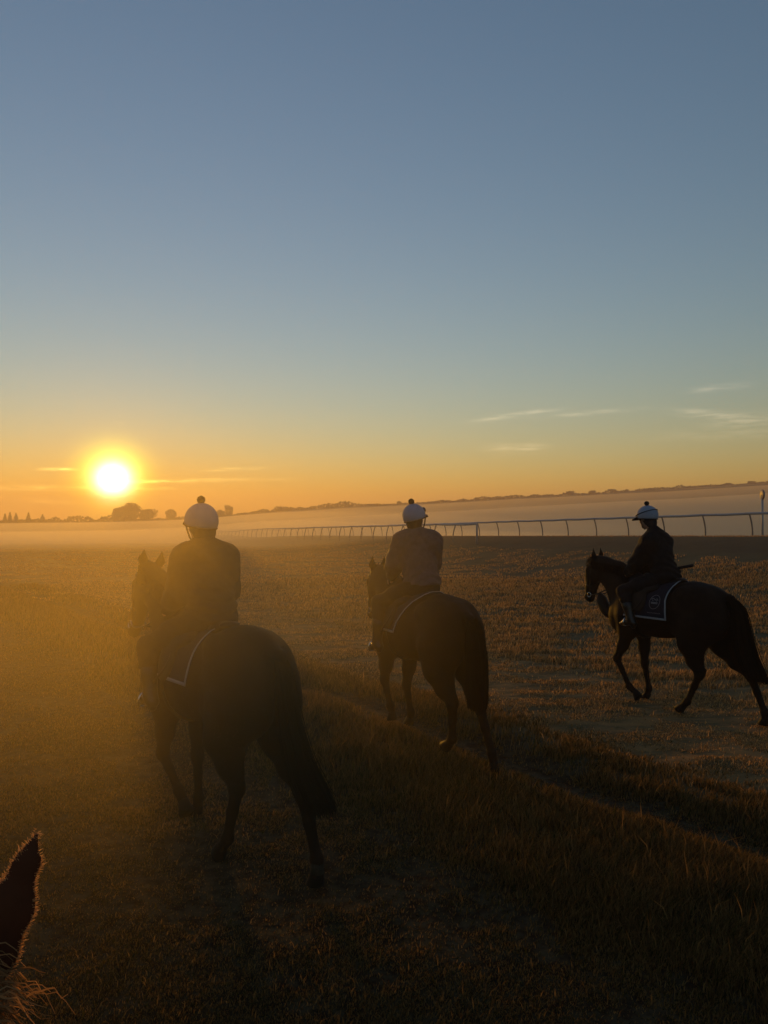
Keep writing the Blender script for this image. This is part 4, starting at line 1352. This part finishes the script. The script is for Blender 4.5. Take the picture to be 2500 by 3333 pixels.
# ------------------------------------------------------------------ grass
def grass():
    rng = np.random.default_rng(5)
    mats = [mat_grass('dry_grass', (.20, .115, .04), .55, .5), mat_grass('green_grass', (.055, .048, .010), .5, .5), mat_grass('sunlit_bleached_grass', (.52, .29, .11), .55, .45)]  # the bleached copy is dry grass lightened further to suggest midfield sunlight
    N = 760000
    # bearing and distance so that blades thin out evenly on the picture
    az = np.radians(rng.uniform(-31, 31, N)); r = 3.0 * (30 / 3.0) ** (rng.uniform(0, 1, N) ** .92)
    x = np.sin(az) * r; y = np.cos(az) * r
    cl = .5 * fbm(x * 4.5, y * 4.5, 41, 2) + .5 * fbm(x * 1.3, y * 1.3, 43, 3); far = ss(6.2, 7.2, x * .8 + y * .6)
    cl = cl * (1 - far) + far * (.55 * fbm(x * 1.2, y * 3.4, 45, 3) + .45 * fbm(x * 3, y * 5, 47, 2)); keep = rng.uniform(0, 1, N) < .16 - .13 * far + 1.2 * ss(.36, .62, cl)  # stretched noise streaks the far cover to suggest grazing sunlight
    x, y, r = x[keep], y[keep], r[keep]; n = len(x)
    # pull blades into tufts
    z = land(x, y) - .006
    h = grass_height(x, y) * rng.uniform(.45, 1.25, n) * (1 + .02 * r)
    tall = rng.uniform(0, 1, n) < .012; h = np.where(tall, h * 1.7 + .02, h)
    wdt = (.0015 + .00034 * r) * rng.uniform(.7, 1.5, n)
    lean = rng.normal(0, .32, (n, 2)) + np.array([.10, -.05]); ph = rng.uniform(0, math.pi, n)
    sx, sy = np.cos(ph), np.sin(ph)
    b = np.stack([x, y, z], 1); side = np.stack([sx, sy, np.zeros(n)], 1) * wdt[:, None]
    mid = b + np.stack([lean[:, 0] * h * .35, lean[:, 1] * h * .35, h * .6], 1)
    tip = b + np.stack([lean[:, 0] * h * 1.1, lean[:, 1] * h * 1.1, h], 1)
    V = np.stack([b - side, b + side, mid + side * .7, mid - side * .7, tip], 1)
    green = rng.uniform(0, 1, n) < .18 + .35 * (fbm(x * .6, y * .6, 61, 2) - .5)
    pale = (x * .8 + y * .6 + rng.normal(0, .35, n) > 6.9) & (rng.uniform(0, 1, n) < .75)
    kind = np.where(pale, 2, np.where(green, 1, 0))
    for g, m in enumerate(mats):
        k = kind == g; v = V[k].reshape(-1, 3); c = k.sum(); o = np.arange(c)[:, None] * 5
        T = np.concatenate([o + np.array([[0, 1, 2]]), o + np.array([[0, 2, 3]]), o + np.array([[3, 2, 4]])], 0)
        tag(mesh_obj('grass', v, T, m, smooth=False), ['dry straw coloured grass in the strip between the paths', 'short green blades among the dry grass', 'bleached grass on the worn turf beyond, coloured lighter as if sunlit'][g], kind='stuff')
    # tussocks farther off, up to the gallop
    N = 170000
    az = np.radians(rng.uniform(-31, 31, N)); r = 24 * (75 / 24) ** rng.uniform(0, 1, N); x = np.sin(az) * r; y = np.cos(az) * r
    s = (RAIL_A - .41 * y - x) * .925
    k = ((fbm(x * .9, y * .9, 91, 3) > .47) & (s > 9)) | ((s > 1.2) & (s < 3.2)); x, y, r = x[k], y[k], r[k]; n = len(x); z = land(x, y) - .01
    h = rng.uniform(.03, .085, n); w = rng.uniform(.008, .03, n); ph = rng.uniform(0, math.pi, n); dx = rng.normal(0, .03, n)
    sd = np.stack([np.cos(ph) * w, np.sin(ph) * w, 0 * w], 1); b = np.stack([x, y, z], 1)
    V = np.stack([b - sd, b + sd, b + np.stack([dx, dx, h], 1)], 1).reshape(-1, 3)
    tag(mesh_obj('grass', V, np.arange(n * 3).reshape(-1, 3), mats[2], smooth=False), 'distant tussocks of dry grass below the gallop', kind='stuff')


grass()
# ------------------------------------------------------------------ air
tag(box('haze', (-1300, -1300, -60), (1300, 1300, 34), volume_mat('dawn_haze', HAZE_DENSITY, .48, (.72, .63, .58))),
    'thin dawn haze over the whole heath', kind='stuff')


def build_mist(lift, margin, density, label):
    rr = np.concatenate([np.linspace(62, 150, 8), np.linspace(170, 430, 14)])
    az = np.radians(np.linspace(-48, 48, 65))
    A, Q = np.meshgrid(az, rr)
    D = ridge_dist(np.degrees(A)); q = 62 + (Q - 62) / (430 - 62) * (D * .965 - 62)
    X = np.sin(A) * q; Y = np.cos(A) * q
    u = (q - 62) / (D * .965 - 62)
    ridge = 2.4 + np.tan(skyline(np.degrees(A))) * D
    base = land(X, Y)
    top = base + .3 + lift * ss(0, .25, u) * ss(1.0, .93, u) + .8 * (fbm(X * .03, Y * .03, 77) - .5)
    sight = 2.4 + (np.tan(skyline(np.degrees(A))) - margin / 770) * q
    top = np.minimum(top, sight + 1.6 * (fbm(X * .014, Y * .014, 78, 3) - .55))
    top = np.maximum(top, base + .05)
    bot = base - 3
    n, k = X.shape
    V = np.vstack([np.stack([X, Y, top], -1).reshape(-1, 3), np.stack([X, Y, bot], -1).reshape(-1, 3)])
    N = n * k; F = []
    for i in range(n - 1):
        for j in range(k - 1):
            a = i * k + j
            F.append((a, a + 1, a + k + 1, a + k)); F.append((N + a, N + a + k, N + a + k + 1, N + a + 1))
    for i in range(n - 1):
        for j in (0, k - 1):
            a = i * k + j; q4 = (a, a + k, N + a + k, N + a); F.append(q4 if j == 0 else q4[::-1])
    for j in range(k - 1):
        for i in (0, n - 1):
            a = i * k + j; q4 = (a, N + a, N + a + 1, a + 1); F.append(q4 if i == 0 else q4[::-1])
    o = mesh_obj('mist', V, F, volume_mat('valley_mist', density, .46, (1, .90, .66)))
    tag(o, label, kind='stuff')


build_mist(7.0, .3, .005, 'thin upper veil of the mist bank below the ridge')
build_mist(4.2, 8.0, .018, 'pale dense bank of mist lying in the valley')


def near_glare_veil():
    """an added veil standing in for lens glare before the left horse, thinning out to the right, upwards and away"""
    m = bpy.data.materials.new('glare_veil_volume'); m.use_nodes = True
    t = NT(m.node_tree); t.n.clear()
    out = t.node('ShaderNodeOutputMaterial'); v = t.node('ShaderNodeVolumePrincipled')
    p = t.node('ShaderNodeTexCoord').outputs['Object']
    xyz = t.node('ShaderNodeSeparateXYZ'); t.l.new(p, xyz.inputs[0]); X, Y, Z = xyz.outputs
    d = t.math('MULTIPLY', t.maprange(X, -1.3, .8, 1, 0), t.math('MULTIPLY', t.maprange(Z, .65, 2.0), t.maprange(Z, 2.25, 3.05, 1, 0)))
    d = t.math('MULTIPLY', d, t.math('MULTIPLY', t.maprange(Y, 1.4, 2.7), t.maprange(Y, 4.4, 7.0, 1, 0)))
    d = t.math('MULTIPLY', d, t.maprange(X, -5.8, -3.4, 0, 1))
    d = t.math('MULTIPLY', d, t.maprange(t.noise(p, .7, 4, .6), .25, .75, .45, 1.55))
    t.put(v.inputs['Density'], t.math('MULTIPLY', d, .074)); v.inputs['Anisotropy'].default_value = .64
    v.inputs['Color'].default_value = (1, .88, .5, 1)
    t.l.new(v.outputs[0], out.inputs['Volume'])
    o = box('glare_veil', (-5.9, 1.3, .15), (.8, 7.1, 3.45), m)  # added volume, tinted and shaped to imitate amber lens glare
    tag(o, 'added veil imitating amber lens glare between the camera and the left horse', kind='stuff')


near_glare_veil()
